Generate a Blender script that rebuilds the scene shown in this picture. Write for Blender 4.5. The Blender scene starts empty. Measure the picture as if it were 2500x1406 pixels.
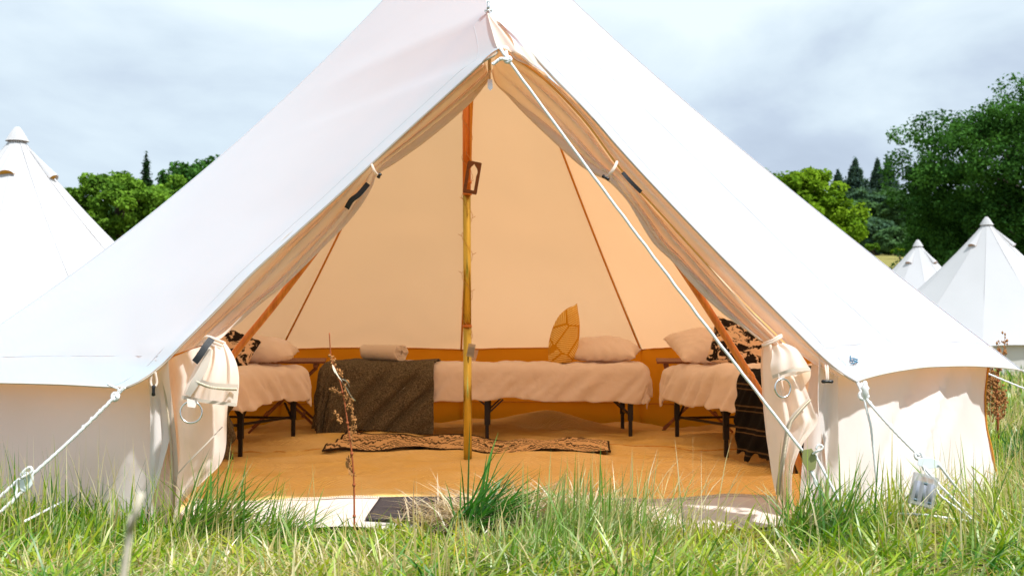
import bpy, math, random
import numpy as np
from mathutils import Vector, noise as mnoise
from math import sin, cos, pi, radians, sqrt, atan2
R0 = random.Random(7)
SC = bpy.context.scene
# ------------------------------------------------------------------ camera
F = 3032.0                       # focal length in pixels of the 2500 px wide photograph
PITCH = math.atan(124 / F)
CAMZ = 0.64
cam_d = bpy.data.cameras.new('camera'); cam = bpy.data.objects.new('camera', cam_d)
SC.collection.objects.link(cam); SC.camera = cam
cam.location = (0, 0, CAMZ); cam.rotation_euler = (pi / 2 + PITCH, 0, 0)
cam_d.sensor_width = 36; cam_d.lens = 36 * F / 2500
cam_d.clip_start = 0.05; cam_d.clip_end = 3000
cam_d.dof.use_dof = True; cam_d.dof.focus_distance = 4.6; cam_d.dof.aperture_fstop = 7.0
# ------------------------------------------------------------------ world
SUN_AZ, SUN_EL = 50.0, 55.0      # azimuth measured from -Y (behind the camera) towards +X
W = bpy.data.worlds.new('World'); SC.world = W; W.use_nodes = True
wn = W.node_tree.nodes; wl = W.node_tree.links; wn.clear()
def WN(t, **k):
    n = wn.new(t)
    for a, b in k.items(): setattr(n, a, b)
    return n
wo = WN('ShaderNodeOutputWorld'); bg = WN('ShaderNodeBackground')
sky = WN('ShaderNodeTexSky', sky_type='NISHITA', sun_disc=False)
sky.sun_elevation = radians(SUN_EL); sky.sun_rotation = radians(180 - SUN_AZ)
sky.air_density = 1.0; sky.dust_density = 1.0
tc = WN('ShaderNodeTexCoord'); sep = WN('ShaderNodeSeparateXYZ')
wl.new(tc.outputs['Generated'], sep.inputs[0])
mp = WN('ShaderNodeMapping'); mp.inputs['Scale'].default_value = (1.0, 1.0, 2.4)
wl.new(tc.outputs['Generated'], mp.inputs[0])
n1 = WN('ShaderNodeTexNoise'); n1.inputs['Scale'].default_value = 2.6; n1.inputs['Detail'].default_value = 7
n1.inputs['Roughness'].default_value = .52; n1.inputs['Distortion'].default_value = .35
wl.new(mp.outputs[0], n1.inputs['Vector'])
# height above the horizon drives how dark the cloud base is, the noise breaks it up
mr = WN('ShaderNodeMapRange'); mr.inputs['From Min'].default_value = 0.02; mr.inputs['From Max'].default_value = .30
wl.new(sep.outputs['Z'], mr.inputs['Value'])
ma = WN('ShaderNodeMath', operation='MULTIPLY_ADD'); ma.inputs[1].default_value = 2.7; ma.inputs[2].default_value = -1.37
wl.new(n1.outputs['Fac'], ma.inputs[0])
mb = WN('ShaderNodeMath', operation='ADD', use_clamp=True)
wl.new(ma.outputs[0], mb.inputs[0]); wl.new(mr.outputs[0], mb.inputs[1])
cr = WN('ShaderNodeValToRGB'); e = cr.color_ramp.elements
e[0].position = 0; e[0].color = (.335, .395, .49, 1)
e[1].position = 1; e[1].color = (.63, .71, .75, 1)
for p_, c_ in ((.35, (.40, .47, .565, 1)), (.62, (.50, .585, .655, 1)), (.82, (.57, .655, .71, 1))):
    x_ = e.new(p_); x_.color = c_
wl.new(mb.outputs[0], cr.inputs[0])
skm = WN('ShaderNodeVectorMath', operation='SCALE'); skm.inputs['Scale'].default_value = 0.10
wl.new(sky.outputs[0], skm.inputs[0])
mx = WN('ShaderNodeMixRGB'); mx.inputs[0].default_value = .93
wl.new(skm.outputs[0], mx.inputs[1]); wl.new(cr.outputs[0], mx.inputs[2])
wl.new(mx.outputs[0], bg.inputs['Color']); bg.inputs['Strength'].default_value = 1.0
wl.new(bg.outputs[0], wo.inputs[0])
# ------------------------------------------------------------------ sun
sd = bpy.data.lights.new('sun', 'SUN'); sun = bpy.data.objects.new('sun', sd); SC.collection.objects.link(sun)
sd.energy = 4.0; sd.angle = radians(2.0); sd.color = (1, .975, .935)
az, el = radians(SUN_AZ), radians(SUN_EL)
sdir = Vector((sin(az) * cos(el), -cos(az) * cos(el), sin(el)))
sun.rotation_euler = sdir.to_track_quat('Z', 'Y').to_euler(); sun.location = sdir * 30
SC.view_settings.view_transform = 'Standard'; SC.view_settings.look = 'None'
SC.view_settings.exposure = 0.58; SC.view_settings.gamma = 1.0
SC.render.engine = 'CYCLES'
cy = SC.cycles
cy.max_bounces = 10; cy.diffuse_bounces = 7; cy.transmission_bounces = 8; cy.glossy_bounces = 3
cy.transparent_max_bounces = 8; cy.sample_clamp_indirect = 8; cy.caustics_reflective = False; cy.caustics_refractive = False
cy.use_denoising = True
try: cy.denoiser = 'OPENIMAGEDENOISE'
except Exception: pass
# ------------------------------------------------------------------ helpers
def P(px, py, Y):
    "world point seen at photo pixel (px,py) at distance Y"
    a = (px - 1250) / F; b = (703 - py) / F
    dy = cos(PITCH) - b * sin(PITCH); dz = sin(PITCH) + b * cos(PITCH)
    t = Y / dy
    return Vector((a * t, Y, CAMZ + dz * t))
def PR(pts):
    return [P(*p) for p in pts]
def G(px, py, z=0.0):
    a = (px - 1250) / F; b = (703 - py) / F
    dy = cos(PITCH) - b * sin(PITCH); dz = sin(PITCH) + b * cos(PITCH)
    t = (z - CAMZ) / dz
    return Vector((a * t, dy * t, z))
def nz(x, y, z=0, s=1.0):
    return mnoise.noise(Vector((x * s, y * s, z * s)))
def fbm(x, y, z=0, o=3):
    v = 0; a = 1
    for i in range(o):
        v += a * mnoise.noise(Vector((x, y, z))); x *= 2.03; y *= 2.03; z = z * 2.03 + 7; a *= .5
    return v
ORG = {}
def empty(name, loc, label=None, cat=None, group=None):
    o = bpy.data.objects.new(name, None); SC.collection.objects.link(o); o.location = loc
    o.empty_display_size = .1
    ORG[o.name] = Vector(loc); tag(o, label, cat, group); return o
def tag(o, label=None, cat=None, group=None, kind=None):
    if label: o['label'] = label
    if cat: o['category'] = cat
    if group: o['group'] = group
    if kind: o['kind'] = kind
    return o
class MB:
    def __init__(s): s.v = []; s.f = []; s.c = None
    def add(s, v, f):
        n = len(s.v); s.v += [Vector(p) for p in v]; s.f += [tuple(i + n for i in q) for q in f]; return s
    def grid(s, fn, nu, nv, closeu=False):
        n = len(s.v)
        for i in range(nu + (0 if closeu else 1)):
            for j in range(nv + 1):
                s.v.append(Vector(fn(i / nu, j / nv)))
        nr = nu if closeu else nu + 1
        for i in range(nu):
            i2 = (i + 1) % nr
            for j in range(nv):
                s.f.append((n + i * (nv + 1) + j, n + i2 * (nv + 1) + j, n + i2 * (nv + 1) + j + 1, n + i * (nv + 1) + j + 1))
        return s
    def tube(s, pts, r, n=8, cap=True):
        pts = [Vector(p) for p in pts]; base = len(s.v)
        rr = r if isinstance(r, (list, tuple)) else [r] * len(pts)
        up = None
        for i, p in enumerate(pts):
            d = (pts[min(i + 1, len(pts) - 1)] - pts[max(i - 1, 0)])
            if d.length < 1e-9: d = Vector((0, 0, 1))
            d.normalize()
            if up is None:
                up = Vector((0, 0, 1)) if abs(d.z) < .9 else Vector((1, 0, 0))
            x = d.cross(up)
            if x.length < 1e-6: x = d.cross(Vector((0, 1, 0)))
            x.normalize(); y = d.cross(x).normalized(); up = -y if False else x.cross(d)
            for k in range(n):
                a = 2 * pi * k / n
                s.v.append(p + (x * cos(a) + y * sin(a)) * rr[i])
        for i in range(len(pts) - 1):
            for k in range(n):
                k2 = (k + 1) % n
                s.f.append((base + i * n + k, base + i * n + k2, base + (i + 1) * n + k2, base + (i + 1) * n + k))
        if cap:
            s.f.append(tuple(base + k for k in range(n))[::-1])
            s.f.append(tuple(base + (len(pts) - 1) * n + k for k in range(n)))
        return s
    def box(s, c, ax, ay, az):
        "centre and three half-axis vectors"
        c = Vector(c); ax = Vector(ax); ay = Vector(ay); az = Vector(az)
        v = [c + ax * i + ay * j + az * k for i in (-1, 1) for j in (-1, 1) for k in (-1, 1)]
        return s.add(v, [(0, 1, 3, 2), (4, 6, 7, 5), (0, 4, 5, 1), (2, 3, 7, 6), (0, 2, 6, 4), (1, 5, 7, 3)])
    def bar(s, a, b, w, h, up=(0, 0, 1)):
        a = Vector(a); b = Vector(b); d = (b - a); L = d.length; d.normalize()
        x = d.cross(Vector(up))
        if x.length < 1e-5: x = d.cross(Vector((1, 0, 0)))
        x.normalize(); y = x.cross(d)
        return s.box((a + b) / 2, d * L / 2, x * w / 2, y * h / 2)
def obj(name, mb, mat, parent=None, smooth=True, bevel=0, solid=0, org=None, autosm=None):
    vs, fs = (mb.v, mb.f) if isinstance(mb, MB) else mb
    if parent is not None: o_ = ORG[parent.name]
    elif org is not None: o_ = Vector(org)
    else:
        o_ = Vector((sum(v.x for v in vs) / len(vs), sum(v.y for v in vs) / len(vs), min(v.z for v in vs)))
    me = bpy.data.meshes.new(name)
    me.from_pydata([tuple(v - o_) for v in vs], [], fs); me.update()
    if smooth: me.polygons.foreach_set('use_smooth', [True] * len(me.polygons))
    o = bpy.data.objects.new(name, me); SC.collection.objects.link(o)
    if mat: me.materials.append(mat)
    if parent is not None: o.parent = parent
    else: o.location = o_
    ORG[o.name] = o_
    if bevel:
        m = o.modifiers.new('bevel', 'BEVEL'); m.width = bevel; m.segments = 2; m.limit_method = 'ANGLE'
    if solid:
        m = o.modifiers.new('solid', 'SOLIDIFY'); m.thickness = solid; m.offset = 0
    return o
def npobj(name, co, loops, starts, totals, mat, col=None, smooth=False, parent=None, loc=(0, 0, 0)):
    me = bpy.data.meshes.new(name)
    me.vertices.add(len(co)); me.vertices.foreach_set('co', (co - np.array(loc)).astype(np.float32).ravel())
    me.loops.add(len(loops)); me.loops.foreach_set('vertex_index', loops.astype(np.int32))
    me.polygons.add(len(starts)); me.polygons.foreach_set('loop_start', starts.astype(np.int32))
    me.polygons.foreach_set('loop_total', totals.astype(np.int32))
    if smooth: me.polygons.foreach_set('use_smooth', np.ones(len(starts), bool))
    me.update(calc_edges=True)
    if col is not None:
        a = me.color_attributes.new('tint', 'FLOAT_COLOR', 'POINT')
        a.data.foreach_set('color', np.concatenate([col, np.ones((len(col), 1))], 1).astype(np.float32).ravel())
    me.materials.append(mat)
    o = bpy.data.objects.new(name, me); SC.collection.objects.link(o); o.location = loc
    ORG[o.name] = Vector(loc)
    if parent is not None: o.parent = parent
    return o
def resample(pts, n, smooth=True):
    pts = [Vector(p) for p in pts]
    if smooth and len(pts) > 2:          # centripetal-ish catmull
        q = []
        for i in range(len(pts) - 1):
            p0 = pts[max(i - 1, 0)]; p1 = pts[i]; p2 = pts[i + 1]; p3 = pts[min(i + 2, len(pts) - 1)]
            for k in range(8):
                t = k / 8
                q.append(.5 * ((2 * p1) + (p2 - p0) * t + (2 * p0 - 5 * p1 + 4 * p2 - p3) * t * t + (3 * p1 - p0 - 3 * p2 + p3) * t ** 3))
        q.append(pts[-1]); pts = q
    L = [0]
    for i in range(1, len(pts)): L.append(L[-1] + (pts[i] - pts[i - 1]).length)
    out = []; j = 0
    for k in range(n + 1):
        d = L[-1] * k / n
        while j < len(pts) - 2 and L[j + 1] < d: j += 1
        t = (d - L[j]) / max(1e-9, L[j + 1] - L[j])
        out.append(pts[j].lerp(pts[j + 1], min(1, max(0, t))))
    return out
# ------------------------------------------------------------------ materials
class M:
    def __init__(s, name):
        s.m = bpy.data.materials.new(name); s.m.use_nodes = True
        s.n = s.m.node_tree.nodes; s.l = s.m.node_tree.links; s.n.clear()
        s.out = s.n.new('ShaderNodeOutputMaterial')
    def N(s, t, ins=None, **k):
        n = s.n.new(t)
        for a, b in k.items(): setattr(n, a, b)
        for a, b in (ins or {}).items():
            if isinstance(b, bpy.types.NodeSocket): s.l.new(b, n.inputs[a])
            else: n.inputs[a].default_value = b
        return n
    def math(s, op, a, b=0.0, c=0.0, clamp=False):
        n = s.N('ShaderNodeMath', {0: a, 1: b, 2: c}, operation=op, use_clamp=clamp); return n.outputs[0]
    def mix(s, f, a, b, t='MIX'):
        n = s.N('ShaderNodeMixRGB', {0: f, 1: a, 2: b}, blend_type=t); return n.outputs[0]
    def noise(s, scale, detail=4, rough=.5, vec=None, dist=0, out='Fac'):
        n = s.N('ShaderNodeTexNoise', {'Scale': scale, 'Detail': detail, 'Roughness': rough, 'Distortion': dist})
        if vec is not None: s.l.new(vec, n.inputs['Vector'])
        return n.outputs[out]
    def ramp(s, f, stops, interp='LINEAR'):
        n = s.N('ShaderNodeValToRGB', {0: f}); e = n.color_ramp.elements; n.color_ramp.interpolation = interp
        while len(e) < len(stops): e.new(.5)
        for i, (p, c) in enumerate(stops):
            e[i].position = p; e[i].color = tuple(c) + (1,) if len(c) == 3 else c
        return n.outputs[0]
    def bump(s, h, strength=.3, dist=.01):
        return s.N('ShaderNodeBump', {'Height': h, 'Strength': strength, 'Distance': dist}).outputs[0]
    def fin(s, sh): s.l.new(sh, s.out.inputs[0]); return s.m
def C3(r, g, b): return (r, g, b, 1)
def principled(name, col, rough=.6, metal=0, noise_amt=.15, nscale=40, bump=.15, bdist=.002, spec=.4, sheen=0):
    m = M(name); tcn = m.N('ShaderNodeTexCoord').outputs['Object']
    f = m.noise(nscale, 5, .6, tcn)
    c = m.mix(f, tuple(x * (1 - noise_amt) for x in col) + (1,), tuple(min(1, x * (1 + noise_amt)) for x in col) + (1,))
    b = m.bump(m.noise(nscale * 3, 3, .5, tcn), bump, bdist)
    p = m.N('ShaderNodeBsdfPrincipled', {'Base Color': c, 'Roughness': rough, 'Metallic': metal, 'Specular IOR Level': spec, 'Normal': b})
    if sheen: p.inputs['Sheen Weight'].default_value = sheen
    return m.fin(p.outputs[0])
def cloth(name, dcol, tcol, fac, wr=.25, wscale=3.0, stain=.04, weave=900, wd=.012):
    m = M(name); tcn = m.N('ShaderNodeTexCoord').outputs['Object']
    st = m.noise(1.7, 6, .6, tcn)
    d = m.mix(st, tuple(x * (1 - stain * 2) for x in dcol) + (1,), tuple(dcol) + (1,))
    h1 = m.noise(wscale, 5, .55, tcn, .4)
    h2 = m.noise(weave, 1, .5, tcn)
    b1 = m.bump(h1, wr, wd)
    b2 = m.N('ShaderNodeBump', {'Height': h2, 'Strength': .12, 'Distance': .001, 'Normal': b1}).outputs[0]
    df = m.N('ShaderNodeBsdfDiffuse', {'Color': d, 'Normal': b2, 'Roughness': .6})
    tr = m.N('ShaderNodeBsdfTranslucent', {'Color': tuple(tcol) + (1,), 'Normal': b2})
    mxs = m.N('ShaderNodeMixShader', {0: fac, 1: df.outputs[0], 2: tr.outputs[0]})
    return m.fin(mxs.outputs[0])
MT = {}
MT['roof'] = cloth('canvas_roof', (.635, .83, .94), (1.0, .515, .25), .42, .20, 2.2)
MT['wall'] = cloth('canvas_wall', (.82, .80, .79), (1.0, .60, .3), .20, .25, 3.5)
MT['sillc'] = cloth('threshold_canvas', (.72, .65, .60), (1.0, .7, .5), .1, .4, 8, .12)
MT['lining'] = cloth('wall_inner_face', (.95, .56, .045), (1.0, .60, .05), .40, .15, 6)  # saturated orange: warm light inside the tent put into the cloth colour
MT['flap'] = cloth('canvas_door', (.90, .85, .80), (1.0, .77, .56), .40, .15, 5)
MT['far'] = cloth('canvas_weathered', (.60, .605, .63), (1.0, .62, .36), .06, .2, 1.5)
MT['seam'] = cloth('seam_tape', (.72, .36, .07), (.95, .45, .08), .2, .1, 20)
MT['piping'] = cloth('hem_binding', (.66, .60, .52), (.8, .5, .3), .15, .1, 20)
MT['zip'] = principled('zip_tape', (.50, .40, .25), .6, 0, .35, 300, .6, .003)
MT['zipm'] = principled('zip_brass', (.66, .56, .42), .5, .3, .2, 400, .3, .001)
MT['metal'] = principled('steel_ring', (.72, .70, .68), .25, 1, .1, 60, .05)
MT['black'] = principled('black_plastic', (.012, .012, .014), .35, 0, .3, 60, .1)
MT['velcro'] = principled('black_webbing', (.018, .020, .024), .45, 0, .5, 300, .5, .002)
MT['blackmetal'] = principled('black_painted_steel', (.014, .010, .010), .4, 0, .3, 80, .1)
MT['rope'] = principled('white_braided_rope', (.80, .81, .82), .7, 0, .12, 900, .6, .002)
MT['slider'] = principled('white_plastic', (.74, .80, .84), .35, 0, .06, 60, .05)
MT['green'] = principled('olive_plastic', (.24, .25, .10), .4, 0, .1, 60, .05)
MT['sheet'] = cloth('bed_linen', (.95, .89, .88), (.95, .75, .65), .18, .45, 10, .02, 900, .03)
MT['towel'] = principled('towelling', (.90, .82, .79), .95, 0, .05, 200, .9, .004, .1, .4)
MT['wood'] = None
# wood, with grain along the longest run
m = M('oiled_wood'); t_ = m.N('ShaderNodeTexCoord').outputs['Object']
mp_ = m.N('ShaderNodeMapping', {'Vector': t_, 'Scale': (6, 60, 60)}).outputs[0]
g_ = m.noise(1.5, 6, .6, mp_)
c_ = m.ramp(g_, [(.3, (.11, .032, .012)), (.7, (.30, .11, .035))])
MT['wood'] = m.fin(m.N('ShaderNodeBsdfPrincipled', {'Base Color': c_, 'Roughness': .5, 'Normal': m.bump(g_, .3, .002)}).outputs[0])
m = M('brass_toned_pole'); t_ = m.N('ShaderNodeTexCoord').outputs['Object']
g_ = m.noise(1.5, 5, .6, m.N('ShaderNodeMapping', {'Vector': t_, 'Scale': (40, 40, 2)}).outputs[0])
c_ = m.ramp(g_, [(.25, (.45, .37, .07)), (.75, (.80, .70, .20))])
MT['pole'] = m.fin(m.N('ShaderNodeBsdfPrincipled', {'Base Color': c_, 'Roughness': .24, 'Metallic': .9}).outputs[0])
m = M('varnished_pole'); t_ = m.N('ShaderNodeTexCoord').outputs['Object']
g_ = m.noise(1.5, 5, .6, m.N('ShaderNodeMapping', {'Vector': t_, 'Scale': (50, 50, 3)}).outputs[0])
c_ = m.ramp(g_, [(.25, (.45, .10, .010)), (.75, (.80, .28, .03))])
MT['apole'] = m.fin(m.N('ShaderNodeBsdfPrincipled', {'Base Color': c_, 'Roughness': .28, 'Coat Weight': .4}).outputs[0])
# ground sheet: woven plastic with a diagonal rib
m = M('woven_groundsheet'); t_ = m.N('ShaderNodeTexCoord').outputs['Object']
w_ = m.N('ShaderNodeTexWave', {'Vector': m.N('ShaderNodeMapping', {'Vector': t_, 'Rotation': (0, 0, .9)}).outputs[0], 'Scale': 22.0, 'Distortion': .6, 'Detail': 2.0, 'Detail Scale': 3.0}, bands_direction='X').outputs['Fac']
n_ = m.ramp(m.noise(2.5, 6, .62, t_), [(.35, (0, 0, 0)), (.65, (1, 1, 1))])
c_ = m.mix(n_, C3(.90, .65, .21), C3(.94, .74, .36))
c_ = m.mix(m.math('MULTIPLY', w_, .28), c_, C3(.62, .36, .10))  # rib tone deepened in colour to stand in for weak relief shading
b_ = m.bump(w_, .7, .006)
rd_ = m.math('ABSOLUTE', m.math('SUBTRACT', m.noise(.8, 1.5, .4, m.N('ShaderNodeMapping', {'Vector': t_, 'Scale': (1, 2.6, 1)}).outputs[0], .5), .5))
b_ = m.N('ShaderNodeBump', {'Height': m.math('POWER', m.math('MINIMUM', m.math('MULTIPLY', rd_, 14.0), 1.0), .5), 'Strength': .55, 'Distance': .018, 'Normal': b_}).outputs[0]
b2 = m.N('ShaderNodeBump', {'Height': m.noise(6, 4, .5, t_, .5), 'Strength': .6, 'Distance': .045, 'Normal': b_}).outputs[0]
MT['floor'] = m.fin(m.N('ShaderNodeBsdfPrincipled', {'Base Color': c_, 'Roughness': .55, 'Normal': b2, 'Specular IOR Level': .3}).outputs[0])
# brown woven blanket
def blanket(name, a, b, c):
    m = M(name); t_ = m.N('ShaderNodeTexCoord').outputs['Object']
    h1 = m.noise(1, 3, .7, m.N('ShaderNodeMapping', {'Vector': t_, 'Scale': (60, 300, 330)}).outputs[0])
    h2 = m.noise(1, 3, .7, m.N('ShaderNodeMapping', {'Vector': t_, 'Scale': (330, 300, 60)}).outputs[0])
    s_ = m.math('MULTIPLY_ADD', h1, .5, m.math('MULTIPLY', h2, .5))
    c_ = m.ramp(s_, [(.38, a), (.5, b), (.62, c)])
    return m.fin(m.N('ShaderNodeBsdfPrincipled', {'Base Color': c_, 'Roughness': .95, 'Specular IOR Level': .1, 'Normal': m.bump(s_, .6, .003)}).outputs[0])
MT['blanket'] = blanket('brown_wool', (.026, .023, .018), (.105, .090, .066), (.28, .235, .16))
# black tartan blanket
m = M('black_tartan_wool'); t_ = m.N('ShaderNodeTexCoord').outputs['Object']
sx = m.N('ShaderNodeSeparateXYZ', {0: t_})
def lines(v, per, w, off=0.0):
    q = m.math('FRACT', m.math('MULTIPLY_ADD', v, 1 / per, off))
    return m.math('LESS_THAN', m.math('ABSOLUTE', m.math('SUBTRACT', q, .5)), w / per / 2)
lz = m.math('MAXIMUM', lines(sx.outputs[2], .11, .008), lines(sx.outputs[2], .11, .006, .22))
ly = m.math('MAXIMUM', lines(sx.outputs[1], .13, .008), lines(sx.outputs[1], .13, .006, .2))
f_ = m.math('MULTIPLY', m.math('MAXIMUM', lz, m.math('MULTIPLY', ly, .0)), m.math('MULTIPLY', m.noise(250, 3, .7, t_), .55))
c_ = m.mix(f_, C3(.008, .008, .010), C3(.40, .26, .12))
MT['tartan'] = m.fin(m.N('ShaderNodeBsdfPrincipled', {'Base Color': c_, 'Roughness': .95, 'Specular IOR Level': .1, 'Normal': m.bump(m.noise(400, 2, .5, t_), .6, .003)}).outputs[0])
# mustard cushion: hatched leaf pattern
m = M('mustard_print'); t_ = m.N('ShaderNodeTexCoord').outputs['Object']
tz = m.N('ShaderNodeMapping', {'Vector': t_, 'Scale': (1, .05, 1)}).outputs[0]
vo = m.N('ShaderNodeTexVoronoi', {'Vector': tz, 'Scale': 7.5}, feature='F1', distance='EUCLIDEAN')
ve = m.N('ShaderNodeTexVoronoi', {'Vector': tz, 'Scale': 7.5}, feature='DISTANCE_TO_EDGE')
an = m.math('MULTIPLY', m.N('ShaderNodeSeparateXYZ', {0: vo.outputs['Color']}).outputs[0], 6.28)
s3 = m.N('ShaderNodeSeparateXYZ', {0: t_})
ph = m.math('ADD', m.math('MULTIPLY', s3.outputs[0], m.math('COSINE', an)), m.math('MULTIPLY', s3.outputs[2], m.math('SINE', an)))
st = m.math('GREATER_THAN', m.math('SINE', m.math('MULTIPLY', ph, 520)), -.15)
ed = m.math('GREATER_THAN', ve.outputs['Distance'], .035)
f_ = m.math('MULTIPLY', st, ed)
c_ = m.mix(f_, C3(.62, .29, .010), C3(.92, .70, .26))
MT['mustard'] = m.fin(m.N('ShaderNodeBsdfPrincipled', {'Base Color': c_, 'Roughness': .85, 'Specular IOR Level': .15, 'Normal': m.bump(f_, .4, .003)}).outputs[0])
# black-on-cream splash print
m = M('splash_print'); t_ = m.N('ShaderNodeTexCoord').outputs['Object']
n_ = m.noise(13, 5, .62, m.N('ShaderNodeMapping', {'Vector': t_, 'Scale': (1, 1, 1.3), 'Rotation': (0, .6, 0)}).outputs[0], 1.3)
c_ = m.ramp(n_, [(.475, (.74, .56, .42)), (.495, (.018, .012, .010))])
MT['splash'] = m.fin(m.N('ShaderNodeBsdfPrincipled', {'Base Color': c_, 'Roughness': .85, 'Specular IOR Level': .15}).outputs[0])
# patterned rug
m = M('aztec_rug'); t_ = m.N('ShaderNodeTexCoord').outputs['UV']
s3 = m.N('ShaderNodeSeparateXYZ', {0: t_}); U, V = s3.outputs[0], s3.outputs[1]
qs = lambda v, k: m.math('DIVIDE', m.math('FLOOR', m.math('MULTIPLY', v, k)), k)     # stepped
Uq, Vq = qs(U, 210.0), qs(V, 60.0)
tri = m.math('ABSOLUTE', m.math('SUBTRACT', m.math('FRACT', m.math('MULTIPLY', Uq, 2.5)), .5))
t40 = m.math('ABSOLUTE', m.math('SUBTRACT', m.math('FRACT', m.math('MULTIPLY', Uq, 42.0)), .5))
mir = m.math('ABSOLUTE', m.math('SUBTRACT', Vq, .5))
wv = m.math('ADD', mir, m.math('MULTIPLY', tri, .62))
z1 = m.math('LESS_THAN', m.math('FRACT', m.math('ADD', m.math('MULTIPLY', wv, 13.0), m.math('MULTIPLY', t40, .9))), .44)
z2 = m.math('LESS_THAN', m.math('FRACT', m.math('MULTIPLY', wv, 26.0)), .40)
sel = m.math('LESS_THAN', m.math('FRACT', m.math('MULTIPLY', wv, 3.1)), .5)
gap = m.math('GREATER_THAN', m.math('FRACT', m.math('ADD', m.math('MULTIPLY', wv, 3.1), .08)), .17)
pat = m.math('MULTIPLY', gap, m.math('ADD', m.math('MULTIPLY', z1, sel), m.math('MULTIPLY', z2, m.math('SUBTRACT', 1.0, sel))))
ed = m.math('MAXIMUM', m.math('GREATER_THAN', m.math('ABSOLUTE', m.math('SUBTRACT', U, .5)), .493), m.math('GREATER_THAN', m.math('ABSOLUTE', m.math('SUBTRACT', V, .5)), .478))
f_ = m.math('MAXIMUM', m.math('MULTIPLY', pat, .92), ed, clamp=True)
c_ = m.mix(f_, C3(.72, .50, .28), C3(.030, .018, .012))
MT['rug'] = m.fin(m.N('ShaderNodeBsdfPrincipled', {'Base Color': c_, 'Roughness': .9, 'Specular IOR Level': .15}).outputs[0])
MT['mat'] = principled('charcoal_mat', (.060, .052, .056), .9, 0, .5, 160, .8, .005, .15)
MT['blue'] = principled('blue_ink', (.06, .17, .27), .7)
MT['orn'] = principled('carved_dark_wood', (.14, .055, .025), .7, 0, .6, 120, .8, .004)
MT['label'] = principled('clear_plastic', (.74, .74, .76), .25, 0, .1, 60, .05)
MT['wire'] = principled('copper_wire', (.55, .33, .14), .4, .5, .1)
MT['copper'] = principled('copper_plate', (.72, .42, .22), .4, .3)
MT['cell'] = principled('grey_battery_sleeve', (.20, .22, .27), .6, 0, .4, 200)
MT['dark'] = principled('dark_terminal', (.08, .13, .16), .4)
MT['stalk'] = principled('dry_stalk', (.30, .075, .022), .8, 0, .45, 30, .5)
MT['seed'] = principled('dry_seeds', (.34, .15, .045), .9, 0, .5, 60, .8)
MT['pale'] = principled('bleached_leaf', (.62, .56, .44), .9, 0, .2, 60, .3)
MT['bark'] = principled('bark', (.07, .055, .042), .95, 0, .5, 8, 1.0, .05)
def leafmat(name, tr=.35, gl=.0):
    m = M(name)
    a = m.N('ShaderNodeAttribute', attribute_name='tint').outputs['Color']
    d = m.N('ShaderNodeBsdfDiffuse', {'Color': a})
    t = m.N('ShaderNodeBsdfTranslucent', {'Color': m.mix(.5, a, m.mix(1.0, a, C3(1.5, 1.6, .5), 'MULTIPLY'))})
    x = m.N('ShaderNodeMixShader', {0: tr, 1: d.outputs[0], 2: t.outputs[0]}).outputs[0]
    if gl:
        g = m.N('ShaderNodeBsdfGlossy', {'Color': C3(1, 1, 1), 'Roughness': .45})
        x = m.N('ShaderNodeMixShader', {0: gl, 1: x, 2: g.outputs[0]}).outputs[0]
    return m.fin(x)
MT['leaf'] = leafmat('foliage', .3)
MT['grass'] = leafmat('grass_blades', .38, .045)
# ------------------------------------------------------------------ terrain
TC = Vector((-.20, 6.40, 0)); PHI = radians(3.8)
def terr(x, y):
    t = max(0.0, (y - 34.0)); h = 0
    t2 = min(1.0, t / 90.0)
    h = 8.6 * t2 * t2 * (3 - 2 * t2)
    if y > 124: h += (y - 124) * .09
    h += .018 * mnoise.noise(Vector((x * .9, y * .9, 0))) + .25 * min(1, t / 20) * mnoise.noise(Vector((x * .05, y * .05, 3)))
    return h
def axis(a, b, s0, g):
    out = [0.0]; s = s0
    while out[-1] < b: out.append(out[-1] + s); s *= g
    neg = [0.0]; s = s0
    while neg[-1] > a: neg.append(neg[-1] - s); s *= g
    return neg[::-1][:-1] + out
xs = axis(-900, 900, .25, 1.07); ys = [y + 4 for y in axis(-60, 1400, .25, 1.06)]
mb = MB(); nx_, ny_ = len(xs), len(ys)
mb.v = [Vector((x, y, terr(x, y) - (.09 if (Vector((x, y, 0)) - TC).length < 2.2 else 0))) for x in xs for y in ys]
mb.f = [(i * ny_ + j, (i + 1) * ny_ + j, (i + 1) * ny_ + j + 1, i * ny_ + j + 1) for i in range(nx_ - 1) for j in range(ny_ - 1)]
m = M('meadow_soil'); t_ = m.N('ShaderNodeTexCoord').outputs['Object']
s3 = m.N('ShaderNodeSeparateXYZ', {0: t_})
near = m.mix(m.noise(9, 6, .65, t_), C3(.035, .055, .012), C3(.17, .15, .07))
farc = m.mix(m.noise(.35, 6, .6, t_), C3(.30, .235, .10), C3(.20, .22, .06))
ff = m.N('ShaderNodeMapRange', {'Value': s3.outputs[1], 'From Min': 6.0, 'From Max': 26.0}).outputs[0]
MT['soil'] = m.fin(m.N('ShaderNodeBsdfDiffuse', {'Color': m.mix(ff, near, farc), 'Normal': m.bump(m.noise(14, 5, .7, t_), .8, .08)}).outputs[0])
g = obj('ground', mb, MT['soil'], org=(0, 0, 0)); tag(g, 'grassy meadow ground rising to a tan field behind the tents', None, None, 'structure')
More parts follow.
